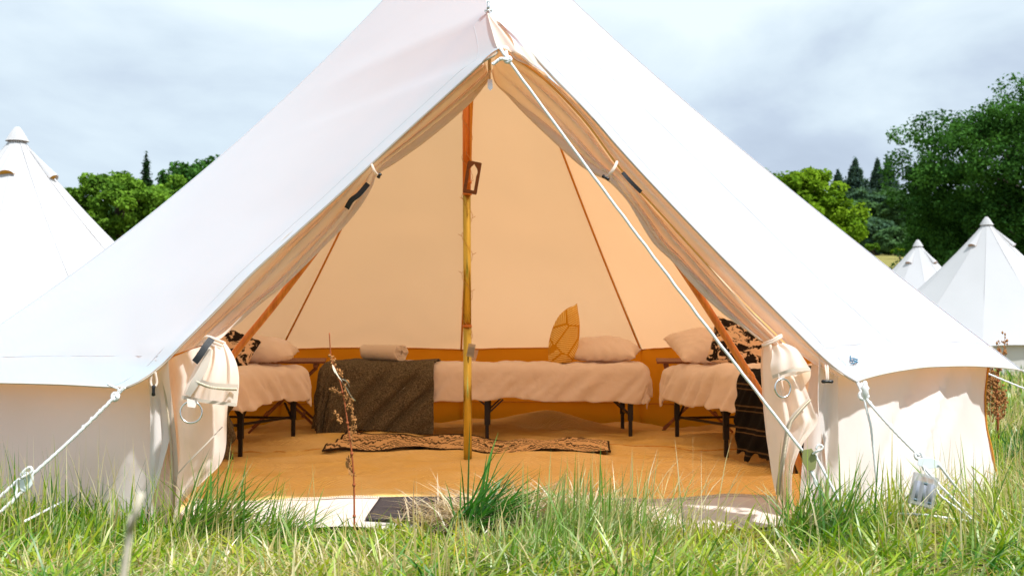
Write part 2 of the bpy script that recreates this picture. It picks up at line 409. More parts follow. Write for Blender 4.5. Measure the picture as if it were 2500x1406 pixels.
# ------------------------------------------------------------------ main bell tent
def dirv(a, phi=PHI): return Vector((sin(radians(a) + phi), -cos(radians(a) + phi), 0))
tent = empty('bell_tent', TC, 'large open cream canvas bell tent in the foreground, its door flaps tied back', 'bell tent', 'cream bell tents pitched in the field')
APEX = Vector((TC.x + .03, TC.y, 2.97))
def sag_r(t): return .37 * sqrt(max(t, 0)) * (1 - t)
def sag_l(t): return .76 * t * (1 - t)
def sag_b(t): return .42 * sqrt(max(t, 0)) * (1 - t) * .9
def seam(a, ze, sag, R=2.62):
    d = dirv(a)
    def f(t):
        p = APEX.lerp(Vector((TC.x, TC.y, 0)) + d * R + Vector((0, 0, ze)), t)
        p.z -= sag(t); return p
    return f
K = P(1190, 32, 4.36)
EDGE_L = [(1190, 32, 4.36), (1216, 118, 4.10), (1176, 152, 4.10), (1095, 226, 4.12), (1000, 312, 4.13), (908, 397, 4.13), (818, 482, 4.13), (716, 574, 4.12), (613, 668, 4.10), (541, 743, 4.08), (443, 841, 4.05), (400, 885, 4.04), (350, 924, 4.01), (303, 946, 4.0)]
EDGE_R = [(1190, 32, 4.36), (1209, 50, 4.30), (1250, 82, 4.20), (1294, 124, 4.12), (1341, 176, 4.13), (1400, 236, 4.15), (1455, 295, 4.17), (1506, 354, 4.18), (1592, 448, 4.19), (1741, 604, 4.20), (1858, 721, 4.20), (1937, 800, 4.19), (2000, 862, 4.18), (2050, 905, 4.17), (2094, 932, 4.16)]
EL_ = resample(PR(EDGE_L), 120, True); ER_ = resample(PR(EDGE_R), 120, True)
TK = .42
def bound(E):
    def f(t):
        if t < TK:
            s = t / TK
            p = APEX.lerp(K, s); p.z -= .10 * 4 * s * (1 - s) * .6; return p
        s = (t - TK) / (1 - TK) * (len(E) - 1)
        i = min(int(s), len(E) - 2); return E[i].lerp(E[i + 1], s - i)
    return f
cols = [(27.4, bound(ER_), 'd'), (60, seam(60, .505, sag_r), 's'), (90, seam(90, .50, sag_r), 's'), (120, seam(120, .49, sag_b), 's'),
        (150, seam(150, .47, sag_b), 's'), (180, seam(180, .465, sag_b), 's'), (-150, seam(-150, .47, sag_b), 's'), (-120, seam(-120, .49, sag_b), 's'),
        (-90, seam(-90, .50, sag_l), 's'), (-60, seam(-60, .475, sag_l), 's'), (-27.4, bound(EL_), 'd')]
def roof_pt(ci, s, t):
    a, fa, ka = cols[ci]; b, fb, kb = cols[ci + 1]
    p = fa(t).lerp(fb(t), s)
    w = sin(pi * s)
    c = Vector((TC.x, TC.y, p.z)); v = p - c
    door = (ka == 'd' or kb == 'd')
    p = c + v * (1 - w * (.018 if door else .012) * t ** 4)
    p.z += w ** .7 * (.034 if ci == 0 else (.0 if ci == 9 else .020)) * t ** 7
    # drawn-in creases radiating from the guy points and soft slack in the cloth
    n = p - Vector((TC.x, TC.y, 1.0)); n.normalize()
    cr = 0
    for sc in (s, 1 - s):
        d = sqrt((sc * 1.3) ** 2 + ((1 - t) * 2.6) ** 2)
        if d < .8: cr += .011 * sin(atan2((1 - t) * 2.6 + 1e-4, sc * 1.3 + 1e-4) * 16 + ci) * max(0, 1 - d / .8) * min(1, d * 6)
    sl = .010 * fbm(p.x * 1.6 + ci, p.y * 1.6, p.z * 1.6) * w * min(1, t * 3)
    return p + n * (cr + sl)
ts = [i / 64 for i in range(65)]; TW_ = .948
mb = MB(); NS = 16
for ci in range(len(cols) - 1):
    mb.grid(lambda u, v: roof_pt(ci, u, .012 + v * .988), NS, 72)
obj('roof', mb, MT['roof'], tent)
# hood side folds on the right of the porch peak
def ribbon(A, B, nu, nv, fold, name, mat, parent, world=False):
    a = resample(A if world else PR(A), nu); b = resample(B if world else PR(B), nu)
    def f(u, v):
        i = min(int(u * nu + .5), nu)
        p = a[i].lerp(b[i], v)
        d = fold(u, v)
        return p + (Vector((0, d, 0)) if not isinstance(d, Vector) else d)
    m_ = MB(); m_.grid(f, nu, nv)
    return obj(name, m_, mat, parent) if name else m_
# hem along the door edge of the roof
mb = MB(); mb.tube([p + Vector((0, .004, -.003)) for p in EL_[14:]], .0035, 6); mb.tube([p + Vector((0, .004, -.003)) for p in ER_[4:]], .0035, 6)
for ci in range(0, len(cols) - 1):
    mb.tube([roof_pt(ci, s / 24, 1.0) for s in range(25)], .003, 5)
obj('hem', mb, MT['piping'], tent)
# flat-felled seams on top of the roof, panel ridges
mb = MB()
for ci in (1, 2, 8, 9):
    mb.tube([cols[ci][1](t) + Vector((0, 0, .002)) for t in ts[1:]], .0028, 5)
for ci, s, t0 in ((9, .945, .44), (0, .055, .44)):
    mb.tube([roof_pt(ci, s, t0 + (1 - t0) * i / 50) + Vector((0, -.0003, .0001)) for i in range(51)], .0008, 5)
for ci, s in ((0, .42),):
    mb.tube([roof_pt(ci, s, t) + Vector((0, -.0005, .0002)) for t in ts[1:]], .0010, 5)
for ci in (0, 1, 8, 9): mb.tube([roof_pt(ci, s / 40, TW_) + Vector((0, -.0002, .0002)) for s in range(41)], .0007, 5)
obj('roof_seam', mb, MT['roof'], tent)
# webbing straps under the seams, seen inside
for ci in (3, 4, 5, 6, 7):
    mb = MB(); mb.tube([cols[ci][1](t) + (Vector((TC.x, TC.y, 0)) - Vector((cols[ci][1](t).x, cols[ci][1](t).y, 0))).normalized() * .02 + Vector((0, 0, -.012)) for t in ts[1:62]], .0070, 6)
    obj('webbing_strap', mb, MT['seam'], tent)
# wall
def wall_base(a): return Vector((TC.x, TC.y, 0)) + dirv(a) * 2.53
TW = .952
def wall_pt(ci, s, v):          # v 0 top, 1 bottom
    top = roof_pt(ci, s, TW) + Vector((0, 0, -.004))
    if ci == 0: top = roof_pt(ci, s, TW + .0 * (1 - s))
    b = wall_base(cols[ci][0]).lerp(wall_base(cols[ci + 1][0]), s)
    if ci == 0 or ci == 9:      # the facet next to the door hangs from the door corner
        pass
    p = top.lerp(b, v)
    w = sin(pi * v)
    n = dirv((cols[ci][0] + cols[ci + 1][0]) / 2 if ci != 4 and ci != 5 else 180)
    if ci in (4, 5): n = ((cols[ci][1](1) + cols[ci + 1][1](1)) / 2 - TC); n.z = 0; n.normalize()
    e = abs(2 * s - 1)
    p -= n * (.045 * w * (e ** 4))
    d = .022 * fbm(p.x * 2.2 + ci * 5, p.y * 2.2, p.z * 2.2) * w
    if ci == 0:                  # long diagonal folds pulling towards the right hand corner
        q = (s - .55) + (v - .1) * .55
        d += .050 * math.exp(-((q - .20) / .045) ** 2) * min(1, v * 3) - .036 * math.exp(-((q - .08) / .05) ** 2) * min(1, v * 3) + .02 * math.exp(-((q - .36) / .035) ** 2)
        d += .020 * math.exp(-((q + .30) / .08) ** 2) * v
    d += .004 * sin(s * 90 + ci) * max(0, .12 - v) / .12
    return p + n * d
mb = MB()
for ci in range(len(cols) - 1): mb.grid(lambda u, v: wall_pt(ci, u, v), 24, 18)
obj('wall', mb, MT['wall'], tent)
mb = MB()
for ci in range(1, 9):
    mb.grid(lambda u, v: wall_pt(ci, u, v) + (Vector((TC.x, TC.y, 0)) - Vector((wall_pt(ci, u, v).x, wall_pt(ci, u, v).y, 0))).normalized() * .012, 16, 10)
obj('inner_wall', mb, MT['lining'], tent)  # added layer; its orange stands in for warm light on the wall
for ci in range(1, 10): mb = MB(); mb.tube([wall_pt(ci, 0, v / 18) for v in range(19)], .004, 5); obj('wall_seam', mb, MT['seam'], tent)
for ci in range(3, 8):
    mb = MB(); mb.tube([wall_pt(ci, s / 24, 0) + Vector((0, -.020, -.004)) for s in range(25)], .005, 5); obj('wall_seam', mb, MT['seam'], tent)
    mb = MB(); mb.tube([wall_pt(ci, s / 24, .66) + Vector((0, -.020, 0)) for s in range(25)], .004, 5); obj('wall_seam', mb, MT['seam'], tent)
# wall pieces beside the door
VL = cols[9 + 1][1](TW); VR = cols[0][1](TW)
def frontwall(A, B, nm):
    return ribbon(A, B, 24, 10, lambda u, v: .012 * sin(v * 9 + u * 4) + .01 * fbm(u * 3, v * 3), nm, MT['wall'], tent)
frontwall([(362, 912, 4.09), (364, 1000, 4.10), (364, 1100, 4.11), (364, 1300, 4.12)], [(398, 882, 4.12), (408, 930, 4.13), (418, 1000, 4.13), (430, 1100, 4.13), (432, 1200, 4.14), (424, 1305, 4.14)], 'wall_panel')
frontwall([(1990, 845, 4.24), (1975, 950, 4.24), (1962, 1100, 4.22), (1945, 1290, 4.2)], [(2046, 905, 4.22), (2046, 960, 4.23), (2044, 1100, 4.23), (2042, 1290, 4.23)], 'wall_panel')
# ---- door flaps
def folds(*hs):
    def f(u, v):
        d = 0
        for amp, fr, ph, sk in hs: d += amp * sin(v * fr + ph + u * sk)
        return d
    return f
IN_L = [(1195, 188, 4.34), (1191, 199, 4.34), (1159, 231, 4.34), (1099, 284, 4.34), (1028, 341, 4.33), (974, 380, 4.33), (928, 415, 4.30), (912, 435, 4.29), (903, 461, 4.30), (844, 542, 4.32), (784, 606, 4.32), (699, 691, 4.30), (639, 738, 4.28), (583, 790, 4.22), (543, 826, 4.15)]
OUT_L = [(1180, 140, 4.28), (1150, 165, 4.20), (1090, 222, 4.17), (1020, 290, 4.17), (960, 345, 4.17), (905, 396, 4.18), (890, 412, 4.18), (860, 436, 4.18), (800, 490, 4.18), (716, 566, 4.17), (613, 660, 4.15), (541, 735, 4.13), (480, 795, 4.11), (430, 845, 4.10), (405, 872, 4.10)]
def pinch(u, c, w): return math.exp(-((u - c) / w) ** 2)
def fl(u, v):
    k = 1 - .8 * pinch(u, .40, .05) - .8 * max(0, (u - .93) / .07)
    return k * (.055 * abs(sin(v * 7.6 + 1.0 * sin(u * 5))) - .030 + .022 * abs(sin(v * 15 + u * 5)) + .006 * fbm(u * 9, v * 4)) - .02 * v
ribbon(OUT_L, IN_L, 110, 44, fl, 'door_flap', MT['flap'], tent)
# rolled inner edge of the left flap
mb = MB(); q = resample(PR(IN_L), 90)
mb.tube([p + Vector((0, -.01, .004)) for p in q], [max(.0015, (.014 + .007 * sin(i * .07)) * (1 - .6 * pinch(i / 90, .42, .05)) * min(1, (90 - i) / 16, (i + 1) / 8)) for i in range(91)], 10)
obj('door_flap', mb, MT['flap'], tent)
SEAM_R = [(1213, 120, 4.2), (1290, 165, 4.17), (1350, 215, 4.18), (1430, 300, 4.2), (1500, 395, 4.22), (1545, 450, 4.24), (1592, 500, 4.24), (1700, 618, 4.24), (1812, 738, 4.22), (1890, 815, 4.2), (1925, 850, 4.2)]
IN_R = [(1203, 175, 4.34), (1213, 206, 4.34), (1245, 235, 4.34), (1277, 267, 4.34), (1355, 338, 4.33), (1419, 395, 4.32), (1455, 420, 4.30), (1487, 437, 4.28), (1514, 467, 4.28), (1557, 526, 4.30), (1600, 592, 4.32), (1643, 632, 4.32), (1690, 682, 4.30), (1772, 765, 4.27), (1854, 830, 4.20)]
OUT_R = [(1262, 100, 4.18), (1294, 128, 4.14), (1341, 180, 4.15), (1400, 240, 4.17), (1455, 299, 4.19), (1506, 358, 4.20), (1592, 452, 4.21), (1741, 608, 4.22), (1858, 725, 4.22), (1937, 804, 4.21), (2000, 866, 4.2), (2060, 912, 4.18)]
ribbon(OUT_R, [(1225, 125, 4.22), (1290, 168, 4.19), (1350, 218, 4.19), (1430, 300, 4.21), (1500, 395, 4.23), (1560, 465, 4.24), (1700, 618, 4.25), (1812, 738, 4.24), (1900, 822, 4.23), (1975, 880, 4.21), (2050, 922, 4.18)], 70, 12,
       lambda u, v: .018 * sin(v * 6 + u * 3) * sin(pi * v), 'door_edge_band', MT['flap'], tent)
def fr(u, v):
    k = (1 - .8 * pinch(u, .46, .05)) * min(1, .15 + u * 2.4)
    return k * (.055 * abs(sin(v * 7.0 + .9 * sin(u * 5) + .6)) - .030 + .022 * abs(sin(v * 14 - u * 4)) + .006 * fbm(u * 8 + 4, v * 4)) - .03 * v * (1 - u)
ribbon(SEAM_R, IN_R, 110, 44, fr, 'door_flap', MT['flap'], tent)
mb = MB(); q = resample(PR(IN_R), 90)
mb.tube([p + Vector((0, -.008, .004)) for p in q], [max(.0015, (.004 + .012 * min(1, i / 30) + .005 * sin(i * .09)) * (1 - .6 * pinch(i / 90, .5, .05)) * min(1, (90 - i) / 18)) for i in range(91)], 10)
obj('door_flap', mb, MT['flap'], tent)
mb = MB(); q = resample(PR(SEAM_R), 60); mb.tube([p + Vector((0, -.006, 0)) for p in q], .004, 6); obj('door_seam', mb, principled('orange_binding', (.80, .40, .10), .7), tent)
# hood folds at the right of the peak: two overlapping cloth tongues
ribbon([(1189, 31, 4.355), (1200, 72, 4.22), (1214, 117, 4.095), (1226, 118, 4.08), (1240, 120, 4.07)], [(1190, 30, 4.36), (1212, 50, 4.28), (1252, 84, 4.19), (1296, 126, 4.10), (1322, 168, 4.06)], 30, 18,
       lambda u, v: u * (.022 * sin(v * 9 + .3) * sin(pi * v) + .008 * sin(v * 21)*v), 'hood', MT['flap'], tent)
ribbon([(1214, 50, 4.27), (1248, 92, 4.13), (1262, 128, 4.07), (1300, 160, 4.06), (1330, 178, 4.08)], [(1222, 60, 4.24), (1280, 112, 4.15), (1320, 160, 4.12), (1372, 216, 4.14), (1412, 256, 4.15)], 30, 8,
       lambda u, v: .012 * sin(v * 7), 'hood', MT['roof'], tent)
ribbon([(1178, 150, 4.09), (1200, 130, 4.09), (1222, 118, 4.08), (1238, 120, 4.08), (1248, 134, 4.08), (1262, 148, 4.08), (1300, 164, 4.08)], [(1180, 144, 4.12), (1200, 124, 4.12), (1221, 112, 4.11), (1240, 114, 4.11), (1252, 128, 4.11), (1266, 142, 4.11), (1302, 158, 4.11)], 24, 3, lambda u, v: 0, 'hood', MT['roof'], tent)
# spike of the A-frame through the peak
mb = MB(); mb.tube([P(1192, 30, 4.36), P(1192, 5, 4.36)], .0055, 10); mb.tube([P(1192, 30, 4.36), P(1192, 26, 4.36)], .014, 12)
obj('frame_spike', mb, MT['metal'], tent)
# ---- lower left: gathered tail and hanging panel
def bulge(amp): return lambda u, v: -amp * sin(pi * v) * min(1, u * 3)
LZ = [(398, 882, 4.12), (408, 930, 4.13), (418, 1000, 4.13), (430, 1100, 4.13), (432, 1200, 4.14), (424, 1300, 4.14)]
LR = [(530, 832, 4.16), (556, 880, 4.16), (559, 940, 4.14), (556, 1000, 4.12), (548, 1115, 4.11), (500, 1172, 4.10), (446, 1226, 4.10), (430, 1300, 4.12)]
def fll(u, v):
    g = max(0, 1 - u * 2.2)
    return -(.10 * sin(pi * min(1, v * 1.05)) ** 1.2) * min(1, .35 + u * 1.4) * (1 - .5 * u) + g * .008 * sin(v * 20) + .018 * sin(v * 8 + u * 5) * (1 - .4 * v) + .012 * fbm(u * 4, v * 3)
ribbon(LZ, LR, 60, 40, fll, 'door_panel', MT['flap'], tent)
TA = [(503, 826, 4.06), (492, 862, 4.02), (470, 905, 3.99), (452, 945, 3.98), (444, 975, 3.98)]
TB = [(546, 832, 4.06), (564, 860, 4.03), (577, 893, 4.01), (582, 935, 4.0), (578, 990, 4.0)]
def flt(u, v):
    return -.045 * sin(pi * v) * min(1, .3 + u) + (1 - .55 * u) * (.034 * abs(sin(v * 9.5 + 1)) - .018 + .010 * sin(v * 31 + u * 4)) * min(1, .4 + u)
tail = ribbon(TA, TB, 40, 40, flt, 'door_flap', MT['flap'], tent)
ribbon([(444, 972, 3.975), (500, 982, 3.95), (578, 992, 3.985)], [(446, 964, 3.975), (502, 974, 3.95), (578, 984, 3.985)], 24, 2, lambda u, v: -.012 * sin(pi * u) - .004, 'hem_band', MT['piping'], tail)
ribbon([(478, 931, 3.955), (520, 944, 3.925), (581, 949, 3.98)], [(482, 921, 3.955), (522, 933, 3.925), (582, 938, 3.98)], 24, 2, lambda u, v: -.020 * sin(pi * u) - .004, 'zip_tape', MT['piping'], tail)
mb = MB(); q = resample(PR([(480, 932, 3.945), (520, 946, 3.895), (581, 950, 3.97)]), 34)
for i in range(34): mb.box(q[i] + Vector((0, -.006, 0)), (.0016, 0, 0), (0, .002, 0), (0, 0, .0045))
obj('zip_teeth', mb, MT['zipm'], tail)
ribbon([(508, 850, 4.03), (492, 890, 3.985), (470, 930, 3.965), (455, 962, 3.965)], [(520, 852, 4.0), (512, 892, 3.955), (490, 935, 3.94), (468, 968, 3.95)], 24, 4, lambda u, v: -.016, 'zip_tape', MT['piping'], tail)
# strap tying the gather
def ring_strap(pts, r, nm, mat=MT['flap'], par=None):
    mb = MB(); mb.tube(resample(PR(pts), 30), r, 8); return obj(nm, mb, mat, par or tent)
mb = MB()
for k, dz in enumerate((0, .012, .022)):
    mb.tube(resample([p + Vector((0, 0, -dz)) for p in PR([(499, 828, 4.09), (505, 822, 4.04), (520, 826, 4.02), (538, 834, 4.03), (548, 838, 4.07), (540, 834, 4.12)])], 24), .0055, 8)
obj('tie_strap', mb, MT['flap'], tent)
def torus(c, R, r, nrm, n=36, k=10):
    nrm = Vector(nrm).normalized(); x = nrm.orthogonal().normalized(); y = nrm.cross(x)
    m_ = MB(); m_.grid(lambda u, v: Vector(c) + (x * cos(2 * pi * u) + y * sin(2 * pi * u)) * (R + r * cos(2 * pi * v)) + nrm * r * sin(2 * pi * v), n, k, True); return m_
rg = P(467, 1006, 3.93)
obj('ring', torus(rg, .0335, .0030, (.12, -1, .08)), MT['metal'], tent)
ribbon([(458, 972, 3.94), (459, 992, 3.925)], [(484, 978, 3.94), (478, 995, 3.925)], 6, 4, lambda u, v: -.008, 'ring_tab', MT['flap'], tent)
# zip tape down the left wall and over the hanging panel
def tape(pts, w, nm, mat, dy=-.006, par=None):
    q = resample(PR(pts), 60); mb = MB()
    def f(u, v):
        i = min(int(u * 60 + .5), 60); a = q[max(i - 1, 0)]; b = q[min(i + 1, 60)]; d = (b - a); s = Vector((d.z, 0, -d.x)).normalized()
        return q[i] + s * w * (v - .5) + Vector((0, dy, 0))
    mb.grid(f, 60, 2); return obj(nm, mb, mat, par or tent)
tape([(404, 895, 4.11), (412, 940, 4.115), (420, 1000, 4.12), (430, 1100, 4.12), (433, 1200, 4.13), (428, 1290, 4.13)], .020, 'zip_tape', MT['piping'], -.022)
def teeth(pts, nm, n, sz=.0022, dy=-.026):
    q = resample(PR(pts), n); mb = MB()
    for i in range(n): mb.box(q[i] + Vector((0, dy, 0)), (sz * 1.7, 0, 0), (0, .002, 0), (0, 0, sz * .6))
    obj(nm, mb, MT['zipm'], tent)
teeth([(398, 895, 4.11), (406, 940, 4.115), (414, 1000, 4.12), (424, 1100, 4.12), (427, 1200, 4.13), (422, 1290, 4.13)], 'zip_teeth', 150)
tape([(434, 1160, 4.05), (470, 1120, 4.02), (510, 1080, 4.02), (548, 1040, 4.06)], .004, 'panel_seam', MT['piping'], -.028)
# black webbing strips
tape([(902, 452, 4.24), (880, 478, 4.23), (862, 492, 4.23), (850, 512, 4.24)], .018, 'velcro_strip', MT['velcro'], -.04)
tape([(520, 826, 4.0), (505, 845, 3.98), (490, 868, 3.97), (478, 884, 3.97)], .022, 'velcro_strip', MT['velcro'], -.014)
tape([(1518, 424, 4.18), (1530, 438, 4.17), (1545, 454, 4.17), (1563, 472, 4.18)], .013, 'velcro_strip', MT['velcro'], -.03)
# upper ties with toggles
def toggle(c, ax, L=.020, par=None):
    ax = Vector(ax).normalized(); mb = MB(); c = Vector(c)
    mb.tube([c - ax * L, c - ax * L * .8, c - ax * L * .2, c + ax * L * .2, c + ax * L * .8, c + ax * L], [.003, .0065, .005, .005, .0065, .003], 10)
    obj('toggle', mb, MT['black'], par or tent)
ring_strap([(902, 398, 4.17), (908, 404, 4.13), (914, 418, 4.12), (922, 428, 4.15), (926, 430, 4.2)], .0045, 'tie_strap')
toggle(P(926, 429, 4.14), (.4, -.6, .5), .010)
ring_strap([(1506, 396, 4.16), (1500, 410, 4.12), (1490, 424, 4.12), (1483, 434, 4.14), (1480, 436, 4.18)], .0055, 'tie_strap')
toggle(P(1479, 434, 4.12), (.8, -.2, -.5), .014)
mb = MB(); mb.tube(resample(PR([(371, 912, 4.03), (368, 932, 4.03), (374, 945, 4.02), (383, 935, 4.03), (379, 908, 4.03)]), 20), .004, 6); obj('toggle_loop', mb, MT['flap'], tent)
toggle(P(375, 953, 4.02), (0.02, 0, 1), .018)
mb = MB(); mb.tube(resample(PR([(2020, 888, 4.19), (2021, 910, 4.15), (2021, 929, 4.14)]), 10), .0038, 6); mb.tube(resample(PR([(2014, 888, 4.19), (2017, 910, 4.15), (2018, 929, 4.14)]), 10), .003, 6); obj('toggle_loop', mb, MT['flap'], tent)
toggle(P(2020, 931, 4.14), (1, .05, 0), .020)
# ---- lower right: hanging door panel, collar and ring
RL = [(1866, 832, 4.22), (1860, 880, 4.20), (1864, 960, 4.18), (1872, 1050, 4.16), (1884, 1130, 4.15), (1894, 1195, 4.15), (1912, 1240, 4.15), (1930, 1275, 4.15)]
RR = [(1905, 832, 4.20), (1945, 880, 4.18), (1964, 940, 4.17), (1985, 1000, 4.16), (1994, 1032, 4.16), (1962, 1078, 4.13), (1938, 1130, 4.12), (1932, 1190, 4.12), (1944, 1275, 4.12)]
def frl(u, v):
    f_ = .030 * sin(v * 16 + .5) * (1 - .5 * v) * (1 - .35 * u)
    return f_ - .07 * sin(pi * min(1, v)) * sin(pi * min(1, u * 1.05)) ** .7 + .012 * fbm(u * 5, v * 4, 2) + .014 * sin(v * 31 + u * 3) * max(0, .45 - v) * 2
ribbon(RL, RR, 70, 48, frl, 'door_panel', MT['flap'], tent)
CA = [(1884, 846, 4.12), (1886, 870, 4.09), (1882, 895, 4.07), (1886, 924, 4.06)]
CB = [(1912, 836, 4.13), (1944, 850, 4.10), (1962, 875, 4.09), (1979, 905, 4.11)]
col_ = ribbon(CA, CB, 30, 30, lambda u, v: -.040 * sin(pi * v) * min(1, .2 + u) + .012 * sin(v * 14 + u * 3) * (1 - .6 * u), 'door_flap', MT['flap'], tent)
ribbon([(1886, 924, 4.055), (1930, 908, 4.02), (1979, 905, 4.105)], [(1885, 916, 4.055), (1929, 900, 4.02), (1977, 897, 4.105)], 20, 2, lambda u, v: -.010 * sin(pi * u) - .003, 'hem_band', MT['piping'], col_)
ribbon([(1979, 905, 4.11), (1978, 922, 4.14), (1964, 942, 4.18)], [(1962, 875, 4.10), (1958, 905, 4.17), (1952, 935, 4.2)], 14, 8, lambda u, v: 0, 'hem_band', MT['flap'], col_)
mb = MB()
mb.tube(resample(PR([(1862, 842, 4.2), (1868, 843, 4.12), (1884, 836, 4.10), (1902, 826, 4.11), (1908, 822, 4.15)]), 24), .0045, 8)
mb.tube(resample(PR([(1866, 838, 4.2), (1870, 836, 4.12), (1886, 830, 4.10), (1900, 821, 4.11), (1908, 818, 4.15)]), 24), .0040, 8)
obj('tie_strap', mb, MT['flap'], tent)
obj('ring', torus(P(1911, 947, 4.02), .0300, .0030, (.45, -1, .05)), MT['metal'], tent)
ribbon([(1898, 912, 4.04), (1900, 930, 4.03)], [(1914, 910, 4.04), (1913, 928, 4.03)], 6, 4, lambda u, v: -.012, 'ring_tab', MT['flap'], tent)
ZR = [(1972, 975, 4.10), (1948, 1000, 4.075), (1925, 1030, 4.07), (1916, 1070, 4.075), (1908, 1120, 4.085), (1899, 1170, 4.11), (1896, 1205, 4.13)]
tape(ZR, .016, 'zip_tape', MT['piping'], -.022); teeth(ZR, 'zip_teeth', 80, .0026, -.028)
# ---- threshold strip with its zip
def sill_f(u, v):
    x0 = P(415, 1250, 4.16).x; x1 = P(1945, 1250, 4.2).x
    x = x0 + (x1 - x0) * u; y0 = 4.13 + .05 * u
    yy = y0 + .36 * v
    z = .010 + .052 * (v ** .7) + .010 * fbm(x * 2.2, v * 2) * 1.2 + .006 * sin(x * 9)
    return Vector((x, yy, z))
mb = MB(); mb.grid(sill_f, 80, 10); sill = obj('threshold', mb, MT['sillc'], tent)
mb = MB(); q = [sill_f(i / 240, 1.0) + Vector((0, .0, .004)) for i in range(241)]
for i in range(241): mb.box(q[i], (.0018, 0, 0), (0, .004, 0), (0, 0, .0025))
obj('zip_teeth', mb, MT['zipm'], sill)
mb = MB(); mb.grid(lambda u, v: sill_f(u, .96 + v * .06) + Vector((0, 0, .003)), 80, 1); obj('zip_tape', mb, MT['piping'], sill)
# ---- groundsheet
def floorz(x, y):
    z = .010 + .036 * fbm(x * 1.5, y * 2.8, 1.5, 4) + .020 * fbm(x * 2.6, y * 9, 2.5, 2) * min(1, max(.2, (y - 4.6) / .5))
    z += .020 * min(1, max(0, (y - 6.0) / 1.5)) + .018 * max(0, 1 - (y - 4.4) / .8)
    z += .015 * sin(y * 7 + 1.7 * sin(x * 2.1) + 1) * min(1, max(0, y - 4.6))
    z += .155 * math.exp(-((x - .22) / .34) ** 2 - ((y - 8.42) / .17) ** 2)
    z += .07 * math.exp(-((x + .95) / .5) ** 2 - ((y - 8.55) / .17) ** 2)
    z += .030 * math.exp(-((x + 1.25) / .4) ** 2 - ((y - 7.35) / .3) ** 2) + .03 * math.exp(-((x - 1.2) / .5) ** 2 - ((y - 7.5) / .3) ** 2)
    r = sqrt((x - TC.x) ** 2 + (y - TC.y) ** 2)
    if y > 5.2: z += .07 * max(0, (r - 2.22) / .22) ** 2
    return z
mb = MB()
def fl_(u, v):
    a = 2 * pi * v
    # radius of the wall polygon in this direction (front cut at the threshold)
    d = Vector((sin(a), -cos(a), 0)); r = 2.36
    ang = (math.degrees(a) - math.degrees(PHI)) % 30
    r = 2.46 * cos(pi / 12) / cos(radians(abs(ang - 15) if True else 0)) * .985
    if d.y < 0:
        rf = (TC.y - 4.47) / -d.y
        r = min(r, rf)
    p = Vector((TC.x, TC.y, 0)) + d * r * u
    p.z = floorz(p.x, p.y); return p
mb.grid(fl_, 90, 240)
obj('groundsheet', mb, MT['floor'], tent)
mb = MB()
def q_(y): return y
for (ya, x0, x1) in ((6.86, -2.1, -1.02), (6.95, .52, 2.1)):
    mb = MB(); mb.tube([Vector((x0 + (x1 - x0) * i / 60, ya + .05 * sin(i * .2), 0)) + Vector((0, 0, floorz(x0 + (x1 - x0) * i / 60, ya + .05 * sin(i * .2)) + .001)) for i in range(61)], .0028, 5); obj('groundsheet_seam', mb, MT['seam'], tent)
# ---- poles
pz = floorz(-.23, 6.40)
def polp(px, py): return P(px, py, 6.40)
mb = MB(); mb.tube([Vector((polp(1142, 1130).x, 6.4, pz - .01)), polp(1141, 796)], .0215, 20); obj('centre_pole', mb, MT['pole'], tent)
mb = MB(); mb.tube([polp(1141, 796), polp(1139.5, 474)], .0205, 20); obj('centre_pole', mb, MT['pole'], tent)
mb = MB(); mb.tube([polp(1139.5, 474), polp(1139, 235), APEX - Vector((.01, 0, .03))], .0215, 20); obj('pole_sleeve', mb, MT['apole'], tent)
for yy in (796, 474, 446): mb = MB(); mb.tube([polp(1141, yy + 3), polp(1141, yy - 3)], .0232, 20); obj('pole_collar', mb, MT['apole'], tent)
mb = MB(); mb.tube(resample([polp(1148, 232) + Vector((0, -.02, 0)), polp(1150, 330) + Vector((0, -.022, 0)), polp(1149, 412) + Vector((0, -.024, 0))], 20), .006, 6); obj('pole_strap', mb, MT['seam'], tent)
def apole(pts, r=.0135):
    mb = MB(); mb.tube(resample(PR(pts), 30), r, 14); obj('frame_pole', mb, MT['apole'], tent)
apole([(372, 1262, 4.30), (450, 1060, 4.36), (560, 880, 4.48), (680, 730, 4.50), (930, 400, 4.48), (1188, 45, 4.42)])
apole([(1990, 1250, 4.34), (1935, 1090, 4.38), (1860, 965, 4.46), (1725, 748, 4.50), (1590, 550, 4.50), (1400, 300, 4.48), (1194, 45, 4.42)])
mb = MB(); a_ = P(1828, 912, 4.475); b_ = P(1835, 924, 4.475); mb.tube([a_, b_], .0155, 14); obj('pole_collar', mb, MT['apole'], tent)
# zip puller at the top of the door
mb = MB(); mb.tube([P(1196, 172, 4.30), P(1196, 205, 4.30)], .004, 6)
mb.add([P(x, y, Y) for Y in (4.285, 4.279) for x, y in ((1190, 194), (1202, 194), (1203, 216), (1197, 222), (1191, 216))], [(0, 1, 2, 3, 4), (9, 8, 7, 6, 5), (0, 5, 6, 1), (1, 6, 7, 2), (2, 7, 8, 3), (3, 8, 9, 4), (4, 9, 5, 0)])
obj('zip_puller', mb, MT['metal'], tent, smooth=False)
mb = MB(); mb.tube(resample(PR([(1196, 130, 4.28), (1195, 160, 4.31), (1196, 178, 4.32)]), 8), .006, 6); obj('zip_tape', mb, MT['zip'], tent)
